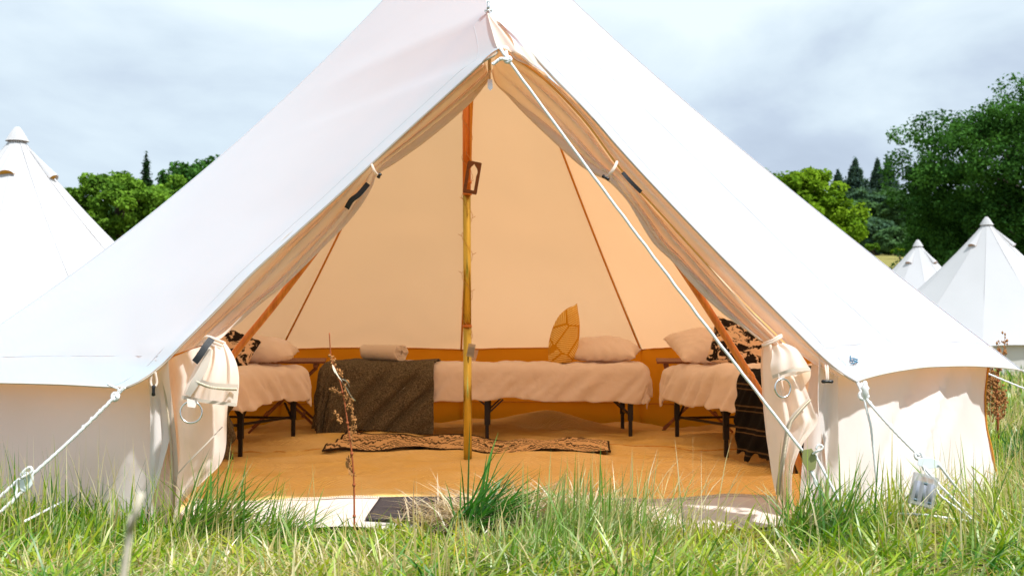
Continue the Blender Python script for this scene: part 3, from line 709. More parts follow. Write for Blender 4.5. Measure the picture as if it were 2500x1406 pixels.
# small printed mark near the right hand corner of the roof
def on_roof(px, py, ci=0, off=.004):
    best = None
    for i in range(0, 41):
        for j in range(0, 41):
            s = i / 40 * .5; t = .86 + j / 40 * .14
            p = roof_pt(ci, s, t); a = (p.x / p.y) * F + 1250   # coarse pixel lookup
            dz = (p.z - CAMZ) / p.y; b = 703 - F * math.tan(math.atan(dz) - PITCH)
            e = (a - px) ** 2 + (b - py) ** 2
            if best is None or e < best[0]: best = (e, p, s, t)
    return best
mark = MB()
for pl in ([(2070, 874), (2075, 879), (2082, 879), (2090, 881)], [(2071, 880), (2076, 884), (2083, 886), (2090, 885)], [(2077, 889), (2083, 887), (2089, 884)], [(2078, 881), (2081, 886)], [(2083, 880), (2084, 886)], [(2087, 881), (2087, 886)], [(2070, 876), (2074, 882)]):
    pts = []
    for (x, y) in pl:
        b_ = on_roof(x, y); pts.append(b_[1] + Vector((0, -.004, .004)))
    mark.tube(pts, .0023, 5)
obj('printed_mark', mark, MT['blue'], tent)
# ---- guy ropes
def rope(pts, r=.0042, sag=0.0, n=40):
    q = resample(pts, n, False)
    for i, p in enumerate(q):
        w = sin(pi * i / n); p.z -= sag * w
        q[i] = p + Vector((.0008 * sin(i * 2.1), 0, .0008 * cos(i * 2.3)))
    return q
def knot(mb, c, r=.009):
    c = Vector(c)
    mb.tube([c + Vector((cos(a) * r, sin(a * .7) * r * .6, sin(a) * r)) for a in [k * .5 for k in range(14)]], r * .55, 7)
def slider_plate(c, d, mat, par, w=.022, h=.034):
    "bow-tie shaped tensioner plate facing the camera, long axis along d"
    d = Vector(d).normalized(); s = Vector((0, -1, 0)).cross(d).normalized(); nrm = d.cross(s).normalized()
    prof = [(-1, -.55), (-1, .55), (-.5, .85), (.1, .95), (.9, .55), (1, .1), (1, -.1), (.9, -.55), (.1, -.95), (-.5, -.85)]
    m_ = MB(); v = [c + d * h * a + s * w * b + nrm * .0022 * k for k in (-1, 1) for a, b in prof]; n = len(prof)
    m_.add(v, [tuple(range(n))[::-1], tuple(range(n, 2 * n))] + [(i, (i + 1) % n, n + (i + 1) % n, n + i) for i in range(n)])
    return obj('slider', m_, mat, par, smooth=False, bevel=.0008)
def peg(g, parent):
    mb = MB(); g = Vector(g); mb.tube([g + Vector((0, 0, -.06)), g + Vector((.01, -.01, .03)), g + Vector((.02, -.015, .036)), g + Vector((.03, -.01, .028))], .004, 8)
    obj('peg', mb, MT['metal'], parent)
# main rope from the porch peak
mb = MB(); top = P(1240, 146, 4.04); sl = P(1965, 1108, 3.92)
mb.tube(rope([P(1222, 120, 4.08), P(1232, 134, 4.05), top]), .0055, 8); mb.tube(rope([P(1236, 124, 4.08), top]), .0045, 8)
knot(mb, top, .010); mb.tube(rope([top, P(1222, 144, 4.03), P(1202, 158, 4.03)]), .0058, 8)
mb.tube(rope([top, sl], sag=.012), .0048, 8)
gp = G(2100, 1318, .02)
mb.tube(rope([P(1990, 1110, 3.92), gp]), .0042, 8); mb.tube(rope([P(1978, 1148, 3.92), P(2020, 1225, 3.92), gp + Vector((-.03, 0, 0))]), .0042, 8)
mb.tube(rope([P(1984, 1150, 3.92), P(1990, 1180, 3.92), G(2078, 1312, .02)]), .0038, 8)
mb.tube(resample(PR([(1984, 1108, 3.91), (1996, 1100, 3.90), (2006, 1096, 3.9), (2008, 1088, 3.9), (1998, 1086, 3.9), (1992, 1096, 3.9)]), 20), .0036, 8)
gr1 = obj('guy_rope', mb, MT['rope'], tent); slider_plate(P(1976, 1122, 3.915), (.18, 0, -1), MT['green'], gr1, .024, .034); peg(gp, gr1)
# rope at the right hand door corner
mb = MB(); c0 = P(2094, 934, 4.15); kn = P(2108, 966, 4.12); sl = P(2244, 1112, 3.98); gp = G(2440, 1300, .02)
mb.tube(rope([c0, kn]), .0055, 8); mb.tube(rope([c0 + Vector((.012, 0, 0)), kn]), .004, 8); knot(mb, kn, .012)
mb.tube(rope([kn, sl], sag=.006), .0056, 8); mb.tube(rope([kn, P(2112, 985, 4.11), P(2126, 1040, 4.10), P(2134, 1110, 4.1), P(2140, 1175, 4.1)]), .0042, 8)
for k in range(5): knot(mb, kn.lerp(sl, .12 + .19 * k), .0042)
mb.tube(rope([P(2292, 1134, 3.96), G(2412, 1290, .02)]), .0044, 8); mb.tube(rope([P(2246, 1130, 3.97), P(2300, 1190, 3.94), gp + Vector((-.04, 0, 0))]), .0046, 8)
mb.tube(rope([P(2250, 1136, 3.97), P(2296, 1210, 3.93), P(2380, 1272, 3.9)]), .0036, 8)
mb.tube(rope([P(2172, 1252, 3.95), P(2260, 1256, 3.93), P(2390, 1275, 3.9)]), .0036, 8); knot(mb, sl, .011)
gr2 = obj('guy_rope', mb, MT['rope'], tent); slider_plate(P(2268, 1130, 3.965), (1, 0, -.12), MT['slider'], gr2, .018, .036); peg(gp, gr2)
m_ = MB(); ca = P(2112, 952, 4.08)
m_.grid(lambda u, v: ca + Vector(((.013 + .003 * sin(v * 20)) * sin(pi * (.1 + .8 * v)) * cos(2 * pi * u), .010 * sin(2 * pi * u) * sin(pi * v), .034 * (.5 - v) * 2 * .9)), 16, 10, True)
obj('plastic_cover', m_, MT['label'], gr2)
# rope at the left hand door corner
mb = MB(); c0 = P(303, 946, 3.99); kn = P(281, 968, 3.98); sl = P(74, 1162, 3.93); gp = G(-90, 1300, .02)
mb.tube(rope([c0, kn]), .0065, 8); mb.tube(rope([P(262, 938, 4.0), P(290, 950, 3.98), kn]), .003, 8); knot(mb, kn, .011); mb.tube(rope([kn, sl], sag=.006), .0056, 8)
for k in range(4): knot(mb, kn.lerp(sl, .08 + .1 * k), .0042)
mb.tube(rope([P(48, 1168, 3.92), P(-20, 1230, 3.9), gp]), .0050, 8); mb.tube(rope([P(58, 1196, 3.92), P(0, 1250, 3.9), gp + Vector((.04, 0, 0))]), .0050, 8)
mb.tube(resample(PR([(42, 1170, 3.91), (40, 1200, 3.91), (28, 1230, 3.9)]), 16), .0042, 8); mb.tube(rope([G(150, 1226, .10), G(60, 1272, .10)]), .004, 8)
mb.tube(resample(PR([(50, 1162, 3.9), (60, 1148, 3.9), (74, 1140, 3.9), (78, 1150, 3.9), (64, 1160, 3.9), (52, 1166, 3.9)]), 20), .0050, 8)
gr3 = obj('guy_rope', mb, MT['rope'], tent); slider_plate(P(64, 1176, 3.915), (-.35, 0, -1), MT['slider'], gr3, .022, .030); peg(gp, gr3)
# remaining corners, ropes run outwards to pegs
for ci in range(1, 10):
    e = cols[ci][1](1.0); d = dirv(cols[ci][0]); gp = Vector((e.x, e.y, 0)) + d * 1.25; gp.z = terr(gp.x, gp.y) + .01
    mb = MB(); mid = e.lerp(gp, .42); knot(mb, e + d * .03 - Vector((0, 0, .01)), .009)
    mb.tube(rope([e, mid], sag=.005), .005, 6); mb.tube(rope([mid, gp]), .0042, 6); mb.tube(rope([mid + Vector((.01, .01, -.02)), gp + Vector((.02, 0, 0))]), .0042, 6)
    o = obj('guy_rope', mb, MT['rope'], tent); slider_plate(mid, (gp - e), MT['slider'], o, .018, .03); peg(gp, o)
# ------------------------------------------------------------------ neighbouring tents
def far_tent(loc, rot, label, vents=(0, 90, 180, 270), s=1.0, seamv=True, ridge=None, RR=2.62):
    t = empty('bell_tent', loc, label, 'bell tent', 'cream bell tents pitched in the field')
    L = Vector(loc); N12 = 12
    def sd_(k):
        a = rot + k * 2 * pi / N12; return Vector((sin(a), -cos(a), 0))
    def rp(k, sfr, tt):
        a = L + sd_(k) * RR * s * tt; b = L + sd_(k + 1) * RR * s * tt; p = a.lerp(b, sfr)
        zt = 3.0 - 2.48 * tt - .42 * tt ** .75 * (1 - tt) + .035 * sin(pi * sfr) ** .5 * tt ** 7
        if ridge is not None:
            aa = rot + (k + sfr) * 2 * pi / N12; dd = (aa - ridge + pi) % (2 * pi) - pi
            zt += .42 * math.exp(-(dd / .22) ** 2) * math.exp(-((tt - .72) / .22) ** 2)
        p.z = L.z + zt * s + .008 * fbm(p.x * 1.5, p.y * 1.5, k); return p
    mb = MB()
    for k in range(N12): mb.grid(lambda u, v: rp(k, u, .02 + .98 * v), 10, 40)
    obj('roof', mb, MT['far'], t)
    mb = MB()
    for k in range(N12):
        mb.grid(lambda u, v: rp(k, u, .952).lerp(Vector((0, 0, L.z - .05)) + ((L + sd_(k) * (RR - .09) * s).lerp(L + sd_(k + 1) * (RR - .09) * s, u)) * 1 - Vector((0, 0, L.z)), v) + sd_(k + .5) * .02 * fbm(u * 3, v * 3, k) * sin(pi * v), 10, 8)
    obj('wall', mb, MT['wall'], t)
    mb = MB()
    for k in range(N12): mb.tube([rp(k, 0, .02 + .98 * i / 30) + sd_(k) * .004 for i in range(31)], .0022, 5)
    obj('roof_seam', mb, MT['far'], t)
    mb = MB()                      # cap over the apex
    for k in range(N12): mb.grid(lambda u, v: L + (sd_(k).lerp(sd_(k + 1), u)) * (.025 + .105 * v) * s + Vector((0, 0, (3.05 - .165 * v + .01 * sin(pi * v)) * s)), 4, 8)
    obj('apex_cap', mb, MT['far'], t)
    for va in vents:               # hooded vents below the cap
        a = va; d = Vector((sin(a), -cos(a), 0)); sx_ = Vector((cos(a), sin(a), 0)); m_ = MB()
        def vf(u, v):
            w = (.015 + .080 * v) * s; ang = pi * u; tt = .07 + .115 * v
            base = L + d * RR * s * tt; base.z = L.z + (3.0 - 2.48 * tt - .42 * tt ** .75 * (1 - tt)) * s
            return base + sx_ * w * cos(ang) * .9 + (d * .7 + Vector((0, 0, .7))) * (.012 + .058 * v) * s * sin(ang)
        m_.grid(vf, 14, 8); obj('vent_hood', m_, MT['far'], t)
        m_ = MB(); q = [vf(i / 14, 1.0) for i in range(15)]
        m_.add(q + [(q[0] + q[-1]) / 2 + Vector((0, 0, -.01))], [(i, i + 1, 15) for i in range(14)]); m_.v = [p - d * .03 - Vector((0, 0, -.012)) for p in m_.v]
        obj('vent_opening', m_, VENT, t)
    for k in range(N12):
        e = rp(k, 0, 1.0); d = sd_(k); gp = Vector((e.x, e.y, 0)) + d * 1.2; gp.z = terr(gp.x, gp.y)
        mb = MB(); mb.tube([e, gp], .008, 5); obj('guy_rope', mb, MT['rope'], t)
    return t
VENT = cloth('vent_lining', (.78, .42, .08), (1, .5, .1), .3, .1)
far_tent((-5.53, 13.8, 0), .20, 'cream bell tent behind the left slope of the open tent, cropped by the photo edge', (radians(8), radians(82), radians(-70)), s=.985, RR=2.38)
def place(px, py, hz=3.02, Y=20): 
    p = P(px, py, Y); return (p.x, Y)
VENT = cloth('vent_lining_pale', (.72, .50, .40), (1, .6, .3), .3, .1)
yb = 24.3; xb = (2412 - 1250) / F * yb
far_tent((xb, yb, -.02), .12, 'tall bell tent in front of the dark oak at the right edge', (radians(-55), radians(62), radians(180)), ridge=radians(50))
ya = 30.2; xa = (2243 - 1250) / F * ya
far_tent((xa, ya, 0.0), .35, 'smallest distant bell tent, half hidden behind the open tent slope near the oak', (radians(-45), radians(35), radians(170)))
# ------------------------------------------------------------------ furniture inside
def drape(name, org, ax, ay, x0, x1, y0, y1, top, hx0, hx1, hy0, hy1, mat, label, cat, r=.05, rip=.016, puff=.012, seed=0, nx=90, ny=80, flare=.02, group=None, solid=.006, wig=.02, foff=0.0):
    org = Vector(org); ax = Vector(ax).normalized(); ay = Vector(ay).normalized()
    rx0 = r if hx0 else 0; rx1 = r if hx1 else 0; ry0 = r if hy0 else 0; ry1 = r if hy1 else 0
    X0, X1, Y0, Y1 = x0 + rx0, x1 - rx1, y0 + ry0, y1 - ry1
    def f(u, v):
        # hem of uneven length
        hu0 = hx0 * (1 + wig * 3 * nz(v * 5, seed, 1)) if hx0 else 0; hu1 = hx1 * (1 + wig * 3 * nz(v * 5, seed, 2)) if hx1 else 0
        hv0 = hy0 * (1 + wig * 6 * nz(u * 6, seed, 3)) if hy0 else 0; hv1 = hy1 * (1 + wig * 3 * nz(u * 6, seed, 4)) if hy1 else 0
        x = x0 - hu0 + (x1 - x0 + hu0 + hu1) * u; y = y0 - hv0 + (y1 - y0 + hv0 + hv1) * v
        cx = min(max(x, X0), X1); cy_ = min(max(y, Y0), Y1); dx, dy = x - cx, y - cy_
        d = (dx ** 4 + dy ** 4) ** .25
        z = top + puff * (fbm(x * 3.1 + seed, y * 3.1, seed) + .5) + puff * .35 * fbm(x * 11, y * 11, seed + 5, 2)
        if d > 1e-6:
            q_ = sqrt(dx * dx + dy * dy); nx2, ny2 = dx / q_, dy / q_
            if d < r * pi / 2: o = r * sin(d / r); dz = r * (1 - cos(d / r))
            else: o = r + flare * (d - r * pi / 2); dz = r + d - r * pi / 2
            k = min(1, d / .16)
            s = (x - y) * 1.0
            o += rip * k * k * (sin(s * 27 + 2.2 * sin(s * 5 + seed)) + .55 * sin(s * 61 + seed + 2 * sin(s * 9))) + rip * .9 * k * fbm(s * 5 + seed, dz * 7, seed)
            cx += nx2 * o; cy_ += ny2 * o; z -= dz
        p = org + ax * cx + ay * cy_; p.z = z
        fz = floorz(p.x, p.y) + .012
        if p.z < fz: p.z = fz + .006 * abs(sin(u * 30))
        return p
    mb = MB(); mb.grid(f, nx, ny)
    o = obj(name, mb, mat, None, solid=solid); tag(o, label, cat, group); return o
def leg_h(p, par, lo=.0, hi=.30, w=.016, foot=True):
    p = Vector(p); fz = floorz(p.x, p.y) - .004; mb = MB()
    mb.box(Vector((p.x, p.y, (hi + fz + .10) / 2)), (w, 0, 0), (0, w, 0), (0, 0, (hi - fz - .10) / 2))
    mb.box(Vector((p.x, p.y, fz + .055)), (w * .72, 0, 0), (0, w * .72, 0), (0, 0, .055))
    return obj('leg', mb, MT['blackmetal'], par, smooth=False, bevel=.002)
def camp_bed(org, ax, ay, L, Wd, label, legs, top=.40):
    org = Vector(org); ax = Vector(ax).normalized(); ay = Vector(ay).normalized()
    c = org + ax * L / 2 + ay * Wd / 2
    b = empty('camp_bed', (c.x, c.y, floorz(c.x, c.y)), label, 'bed', 'camp beds inside the open tent')
    w = lambda x, y, z: org + ax * x + ay * y + Vector((0, 0, z))
    mb = MB(); i_ = .05
    mb.box(w(L / 2, Wd / 2, top - .055), ax * (L / 2 - i_), ay * (Wd / 2 - i_), (0, 0, .055)); obj('mattress', mb, MT['sheet'], b, bevel=.03)
    mb = MB()
    for y in (i_ + .02, Wd - i_ - .02): mb.bar(w(.08, y, .305), w(L - .08, y, .305), .025, .03)
    for x in (.08, L / 2, L - .08): mb.bar(w(x, i_, .305), w(x, Wd - i_, .305), .025, .03)
    for x in [k / 9 * (L - .3) + .15 for k in range(10)]: mb.bar(w(x, i_, .287), w(x, Wd - i_, .287), .012, .004)
    obj('frame', mb, MT['blackmetal'], b, smooth=False)
    for lx in legs:
        for y in (.075, Wd - .09): leg_h(w(lx, y, 0), b, hi=.27)
    for lx in legs: mb = MB(); mb.bar(w(lx, .08, .17), w(lx, Wd - .09, .17), .014, .014); obj('crossbar', mb, MT['blackmetal'], b, smooth=False)
    for y in (.085, Wd - .10):
        mb = MB()
        if len(legs) > 2: mb.bar(w(legs[0], y, .175), w(legs[-1], y, .175), .014, .014)
        for a_, s_ in ((legs[0], 1), (legs[1], -1)): mb.bar(w(a_, y, .17), w(a_ + s_ * .10, y, .265), .010, .010); mb.bar(w(a_, y, .22), w(a_ - s_ * .055, y, .265), .010, .010)
        obj('brace', mb, MT['blackmetal'], b, smooth=False)
    return b
G_D, G_P = 'duvets on the camp beds', 'white pillows on the beds'
CB = Vector((-1.165, 7.66, 0)); CX, CY = Vector((1, .0, 0)), Vector((0, 1, 0)); CL, CW = 2.02, .72
camp_bed(CB, CX, CY, CL, CW, 'middle black framed camp bed standing crosswise along the back of the tent', (1.01, 1.90))
drape('duvet', CB, CX, CY, 0, CL, 0, CW, .468, .18, .18, .205, .16, MT['sheet'], 'white duvet on the middle camp bed behind the tent pole', 'duvet', r=.06, rip=.010, puff=.026, seed=3, nx=150, ny=90, group=G_D, wig=.028)
drape('blanket', CB, CX, CY, -.035, .685, -.035, CW + .02, .494, .38, 0, .41, .18, MT['blanket'], 'dark brown woven blanket over the left end of the middle bed', 'blanket', r=.085, rip=.017, puff=.014, seed=9, flare=.03, nx=90, ny=110, wig=.03)
RB = Vector((.885, 7.50, 0)); RX = Vector((.25, -.968, 0)).normalized(); RY = Vector((.968, .25, 0)).normalized()
camp_bed(RB, RX, RY, 1.85, .62, 'camp bed on the right of the tent with a black blanket at its foot', (.10, .80, 1.62))
drape('duvet', RB, RX, RY, 0, 1.85, 0, .62, .470, .18, .18, .185, .13, MT['sheet'], 'white duvet on the camp bed at the right of the tent', 'duvet', r=.065, rip=.013, puff=.030, seed=21, nx=140, ny=90, group=G_D, wig=.028)
drape('blanket', RB, RX, RY, 1.17, 1.72, -.035, .62, .490, 0, 0, .40, .14, MT['tartan'], 'black blanket with thin tan check lines hanging off the right bed', 'blanket', r=.10, rip=.008, puff=.012, seed=27, flare=.0, nx=50, ny=100, wig=.02)
LB = Vector((-1.205, 7.50, 0)); LX = Vector((-.25, -.968, 0)).normalized(); LY = Vector((-.968, .25, 0)).normalized()
camp_bed(LB, LX, LY, 1.85, .62, 'camp bed on the left of the tent, partly hidden by the tied door flap', (.10, .78, 1.62))
drape('duvet', LB, LX, LY, 0, 1.85, 0, .62, .468, .18, .18, .185, .13, MT['sheet'], 'white duvet on the camp bed at the left of the tent', 'duvet', r=.065, rip=.013, puff=.030, seed=33, nx=140, ny=90, group=G_D, wig=.028)
drape('blanket', LB, LX, LY, 1.10, 1.66, -.035, .62, .488, 0, 0, .43, .14, MT['blanket'], 'brown blanket at the foot of the left bed, just visible beside the door flap', 'blanket', r=.10, rip=.012, puff=.012, seed=37, flare=.02, nx=50, ny=100, wig=.02)
def pillow(name, c, ux, uy, L, Wd, H, mat, label, cat, group=None, seed=0, pinch_=.06, flat=.3, ears=.0):
    ux = Vector(ux).normalized(); uy = Vector(uy).normalized(); n = ux.cross(uy).normalized(); c = Vector(c)
    def f(sg):
        def g(u, v):
            a, b = 2 * u - 1, 2 * v - 1
            h = (max(0, 1 - abs(a) ** 2.6)) ** .5 * (max(0, 1 - abs(b) ** 2.6)) ** .5
            x = a * (1 - pinch_ * (1 - b * b)) if abs(a) > 0 else a; y = b * (1 - pinch_ * (1 - a * a))
            w = .010 * fbm(a * 2.2 + seed, b * 2.2, seed + sg) * h + .007 * fbm(a * 6 + seed, b * 6, seed) * h
            e = (abs(a) * abs(b)) ** 3
            edge = (1 - h) * .006 * sin(a * 21 + b * 17 + seed)
            return c + ux * x * L / 2 + uy * y * Wd / 2 + n * (sg * H / 2 * h * (1 if sg > 0 else flat * 2) + w + edge)
        return g
    mb = MB(); mb.grid(f(1), 44, 44); k = len(mb.v); mb.grid(f(-1), 44, 44)
    mb.f = mb.f[:44 * 44] + [q[::-1] for q in mb.f[44 * 44:]]
    o = obj(name, mb, mat); tag(o, label, cat, group)
    w_ = o.modifiers.new('weld', 'WELD'); w_.merge_threshold = .0005
    return o
pillow('pillow', (.585, 8.06, .555), (1, -.16, -.03), (.16, 1, .06), .47, .66, .19, MT['sheet'], 'white pillow on the middle bed beside the mustard cushion', 'pillow', G_P, 1)
pillow('pillow', (-1.56, 7.44, .565), (1, .10, -.05), (-.1, 1, .06), .54, .50, .19, MT['sheet'], 'white pillow at the head of the left bed', 'pillow', G_P, 5)
pillow('pillow', (1.19, 7.42, .585), (1, .1, .02), (-.1, 1, .25), .48, .52, .20, MT['sheet'], 'white pillow leaning at the head of the right bed', 'pillow', G_P, 8)
cl_ = [(1340, 886), (1338, 862), (1341, 830), (1350, 798), (1366, 769), (1386, 752), (1400, 747), (1408, 741)]
cr_ = [(1392, 886), (1404, 872), (1411, 848), (1415, 815), (1415, 785), (1412, 762), (1410, 750), (1409, 742)]
ca_ = resample([P(x, y, 7.80) for x, y in cl_], 40); cb_ = resample([P(x, y, 7.80) for x, y in cr_], 40)
def cush(sg):
    def g(u, v):
        i = int(u * 40 + .5); p = ca_[i].lerp(cb_[i], v); w = (sin(pi * v) ** .55) * min(1, (1 - u) * 4 + .02) ** .6 * min(1, u * 5 + .25) ** .5
        return p + Vector((0, sg * (.085 * w + .008 * fbm(u * 5, v * 3, 2) * w), .004 * fbm(u * 7, v * 3, 4) * w))
    return g
mb = MB(); mb.grid(cush(-1), 40, 26); k_ = len(mb.f); mb.grid(cush(1), 40, 26); mb.f = mb.f[:k_] + [q[::-1] for q in mb.f[k_:]]
o = obj('cushion', mb, MT['mustard']); tag(o, 'mustard yellow cushion with a hatched leaf print standing on the middle bed', 'cushion')
w_ = o.modifiers.new('weld', 'WELD'); w_.merge_threshold = .001
pillow('cushion', (1.29, 6.98, .590), (.97, -.22, -.33), (.26, .42, .92), .37, .29, .14, MT['splash'], 'cream cushion with black splashes on the right bed', 'cushion', 'black and cream cushions', 14, .08, .5)
pillow('cushion', (-1.625, 7.06, .575), (.94, .05, -.40), (.30, .50, .80), .32, .28, .13, MT['splash'], 'cream cushion with black splashes on the left bed behind the orange pole', 'cushion', 'black and cream cushions', 17, .08, .5)
# rolled towel
tw = empty('rolled_towel', (-.80, 7.80, .50), 'white towel rolled up on top of the brown blanket', 'towel')
axd = Vector((.80, -.60, 0)).normalized(); sdv = Vector((0, 0, 1)).cross(axd).normalized()
def tf(u, v):
    th = u * 2 * pi * 3.3; r = .058 - .0145 * (u * 3.3) ** 1.0 * (1 if u * 3.3 > 0 else 0)
    r = .058 - .046 * u ** .95
    w = 1 + .035 * sin(th * 2 + v * 3) + .03 * fbm(u * 9, v * 5, 3)
    e = .006 * sin(th * 3)
    L = .145 + .004 * sin(th * 5) - .012 * (1 - u) * 0
    return Vector((-.80, 7.80, .556)) + axd * ((v - .5) * 2 * L + e * (v - .5)) + (sdv * cos(th + 2.2) * 1.12 + Vector((0, 0, .88)) * sin(th + 2.2)) * r * w
mb = MB(); mb.grid(tf, 200, 30); obj('towel_roll', mb, MT['towel'], tw, solid=.011)
# slatted folding tables
def slat_table(c, ang, label):
    c = Vector(c); fz = floorz(c.x, c.y); t = empty('folding_table', (c.x, c.y, fz), label, 'table', 'wooden slatted folding tables')
    x = Vector((cos(ang), sin(ang), 0)); y = Vector((-sin(ang), cos(ang), .05)); z = Vector((0, 0, 1)); TZ = .497
    w = lambda a, b, h: c + x * a + y * b + z * h
    for i in range(8):
        b = -.155 + i * .0443; mb = MB(); mb.box(w(0, b, TZ), x * .26, y * .0175, z * .007); obj('slat', mb, MT['wood'], t, smooth=False, bevel=.002)
    for a in (-.20, .20): mb = MB(); mb.box(w(a, 0, TZ - .020), x * .016, y * .165, z * .0125); obj('batten', mb, MT['wood'], t, smooth=False, bevel=.002)
    for b in (-.13, .13):
        for s in (-1, 1):
            p0 = w(-.21 * s, b + .011 * s, TZ - .035); p1 = w(.22 * s, b + .011 * s, 0); p1.z = floorz(p1.x, p1.y) + .012
            mb = MB(); mb.bar(p0, p1, .014, .036, y); obj('leg', mb, MT['wood'], t, smooth=False, bevel=.002)
    for s in (-1, 1): mb = MB(); mb.bar(w(.12 * s, -.13, .15), w(.12 * s, .13, .15), .018, .018); obj('stretcher', mb, MT['wood'], t, smooth=False)
slat_table((-1.475, 8.10, 0), .12, 'slatted wooden folding table between the left and middle beds')
slat_table((1.20, 8.08, 0), -.10, 'wooden folding table mostly hidden behind the head of the right bed')
# rug
mb = MB(); NU, NV = 140, 24
def rugf(u, v):
    a = Vector((-1.01, 6.62, 0)).lerp(Vector((.53, 6.66, 0)), u); b = Vector((-.98, 7.42, 0)).lerp(Vector((.56, 7.40, 0)), u)
    p = a.lerp(b, v); p.z = floorz(p.x, p.y) + .010 + (.024 * (.5 + .5 * sin(u * 13.5 + 2.2)) * (.35 + .65 * v)) + .006 * sin(u * 27 + v * 3)
    p.y += .02 * sin(u * 9) * (1 - v); return p
mb.grid(rugf, NU, NV)
rug = obj('rug', mb, MT['rug'], solid=.007); tag(rug, 'black and tan patterned rug rumpled on the tent floor in front of the middle bed', 'rug')
uv = rug.data.uv_layers.new(name='UVMap'); k = 0
for poly in rug.data.polygons:
    for li, vi in zip(poly.loop_indices, poly.vertices):
        uv.data[li].uv = (vi // (NV + 1) / NU, (vi % (NV + 1)) / NV)
# doormat
def matf(u, v):
    x = -.49 + .91 * u + .02 * v; y = 4.18 + .26 * v - .02 * u
    vv = min(1, max(0, (y - 4.15) / .36)); z = .010 + .052 * vv ** .7
    return Vector((x, y, max(z, floorz(x, y) if y > 4.47 else 0) + .016 + .004 * sin(u * 7) + .012 * max(0, v - .8)))
mb = MB(); mb.grid(matf, 60, 24); o = obj('doormat', mb, MT['mat'], solid=.012); tag(o, 'charcoal doormat lying across the white tent threshold', 'doormat')
# ornament on the pole
orn = empty('hanging_ornament', P(1152, 475, 6.33), 'small dark carved wooden arch ornament hanging on the tent pole', 'ornament')
c = P(1153, 434, 6.335); rot_ = -.16
ux = Vector((cos(rot_), .25, sin(rot_))).normalized(); uz = Vector((-sin(rot_) * -1 * -1, 0, cos(rot_))); uz = Vector((.16, 0, .987)); ux = Vector((.96, .22, -.155)).normalized(); un = ux.cross(uz).normalized()
hw, hh = .036, .083
outer = []; inner = []
NP = 48
def arch(a):   # inner outline by angle, ogee arch over a straight sided opening
    pts = [(-.55, -.78), (.55, -.78), (.55, .18), (.62, .24), (.66, .42), (.5, .60), (.22, .72), (0, .86), (-.22, .72), (-.5, .60), (-.66, .42), (-.62, .24), (-.55, .18)]
    return pts
ip = arch(0); ipr = resample([Vector((a * hw, 0, b * hh)) for a, b in ip + [ip[0]]], NP, False)[:-1]
for p in ipr:
    k = max(abs(p.x) / hw, abs(p.z) / hh); outer.append(Vector((p.x / k, 0, p.z / k)))
mb = MB(); n = NP
for s in (-1, 1):
    for L_ in (outer, ipr): mb.v += [c + ux * q.x + uz * q.z + un * (.005 * s) for q in L_]
for i in range(n):
    j = (i + 1) % n
    mb.f += [(i, j, n + j, n + i), (2 * n + i, 3 * n + i, 3 * n + j, 2 * n + j), (i, 2 * n + i, 2 * n + j, j), (n + i, n + j, 3 * n + j, 3 * n + i)]
obj('arch_panel', mb, MT['orn'], orn, smooth=False)
mb = MB(); mb.tube(resample([c + uz * .078 + un * -.004, P(1142, 380, 6.36), P(1138, 372, 6.38)], 8), .0012, 5); obj('cord', mb, MT['wire'], orn)
# fairy lights and their battery box on the pole
fl_l = empty('string_lights', P(1141, 856, 6.37), 'unlit wire fairy lights wound round the tent pole with a clear battery box', 'string lights')
pts = []
for i in range(360):
    t = i / 359; yy = 250 + (868 - 250) * t; a = t * 2 * pi * 6.4 + .8
    q = polp(1140.6, yy); pts.append(q + Vector((cos(a), -sin(a) if False else sin(a), 0)) * (.0245 + .004 * abs(sin(a * 3.1))))
mb = MB(); mb.tube(pts, .0011, 5); 
for k in range(8, 350, 26):
    q = pts[k]; d = Vector((q.x - polp(1140, 600).x, q.y - 6.4, .006)).normalized(); mb.tube([q, q + d * .020 + Vector((0, 0, .006))], .0013, 5)
obj('wire', mb, MT['wire'], fl_l)
def case_mat():
    m = M('clear_case'); g = m.N('ShaderNodeBsdfPrincipled', {'Base Color': C3(.42, .43, .46), 'Roughness': .25}); t = m.N('ShaderNodeBsdfTransparent', {'Color': C3(.95, .95, .95)})
    return m.fin(m.N('ShaderNodeMixShader', {0: .55, 1: g.outputs[0], 2: t.outputs[0]}).outputs[0])
MT['case'] = case_mat()
def battery_box(c, ux, uz, hw, hh, th, par, cells):
    ux = Vector(ux).normalized(); uz = Vector(uz).normalized(); un = ux.cross(uz).normalized()
    mb = MB(); mb.box(c, ux * hw, un * th, uz * hh); obj('case', mb, MT['case'], par, smooth=False, bevel=.003)
    for i in range(cells):
        k = (i - (cells - 1) / 2) * (2 * hw * .86 / cells); m_ = MB(); b0 = c + ux * k
        m_.tube([b0 - uz * hh * .74, b0 + uz * hh * .50], hw * .78 / cells, 14); o = obj('battery', m_, MT['cell'], par)
        m_ = MB(); m_.tube([b0 - uz * hh * .745, b0 - uz * hh * .60], hw * .80 / cells, 14) if i % 2 == 0 else m_.tube([b0 + uz * hh * .36, b0 + uz * hh * .505], hw * .80 / cells, 14)
        obj('terminal', m_, MT['dark'], o)
    m_ = MB()
    for i in range(2): m_.box(c + ux * ((i - .15) * hw * .55) + uz * hh * .72 - un * th * .2, ux * hw * .22, un * .001, uz * hh * .13)
    obj('contact_plate', m_, MT['copper'], par, smooth=False)
battery_box(P(1150, 855, 6.355), (.98, .1, -.18), (.18, 0, .98), .019, .034, .008, fl_l, 2)
bb = empty('battery_box', P(2255, 1235, 3.90), 'clear plastic battery box hanging from the right guy rope just above the grass', 'battery box')
battery_box(P(2254, 1197, 3.90), (.96, .1, -.26), (.24, .12, .96), .040, .050, .009, bb, 3)
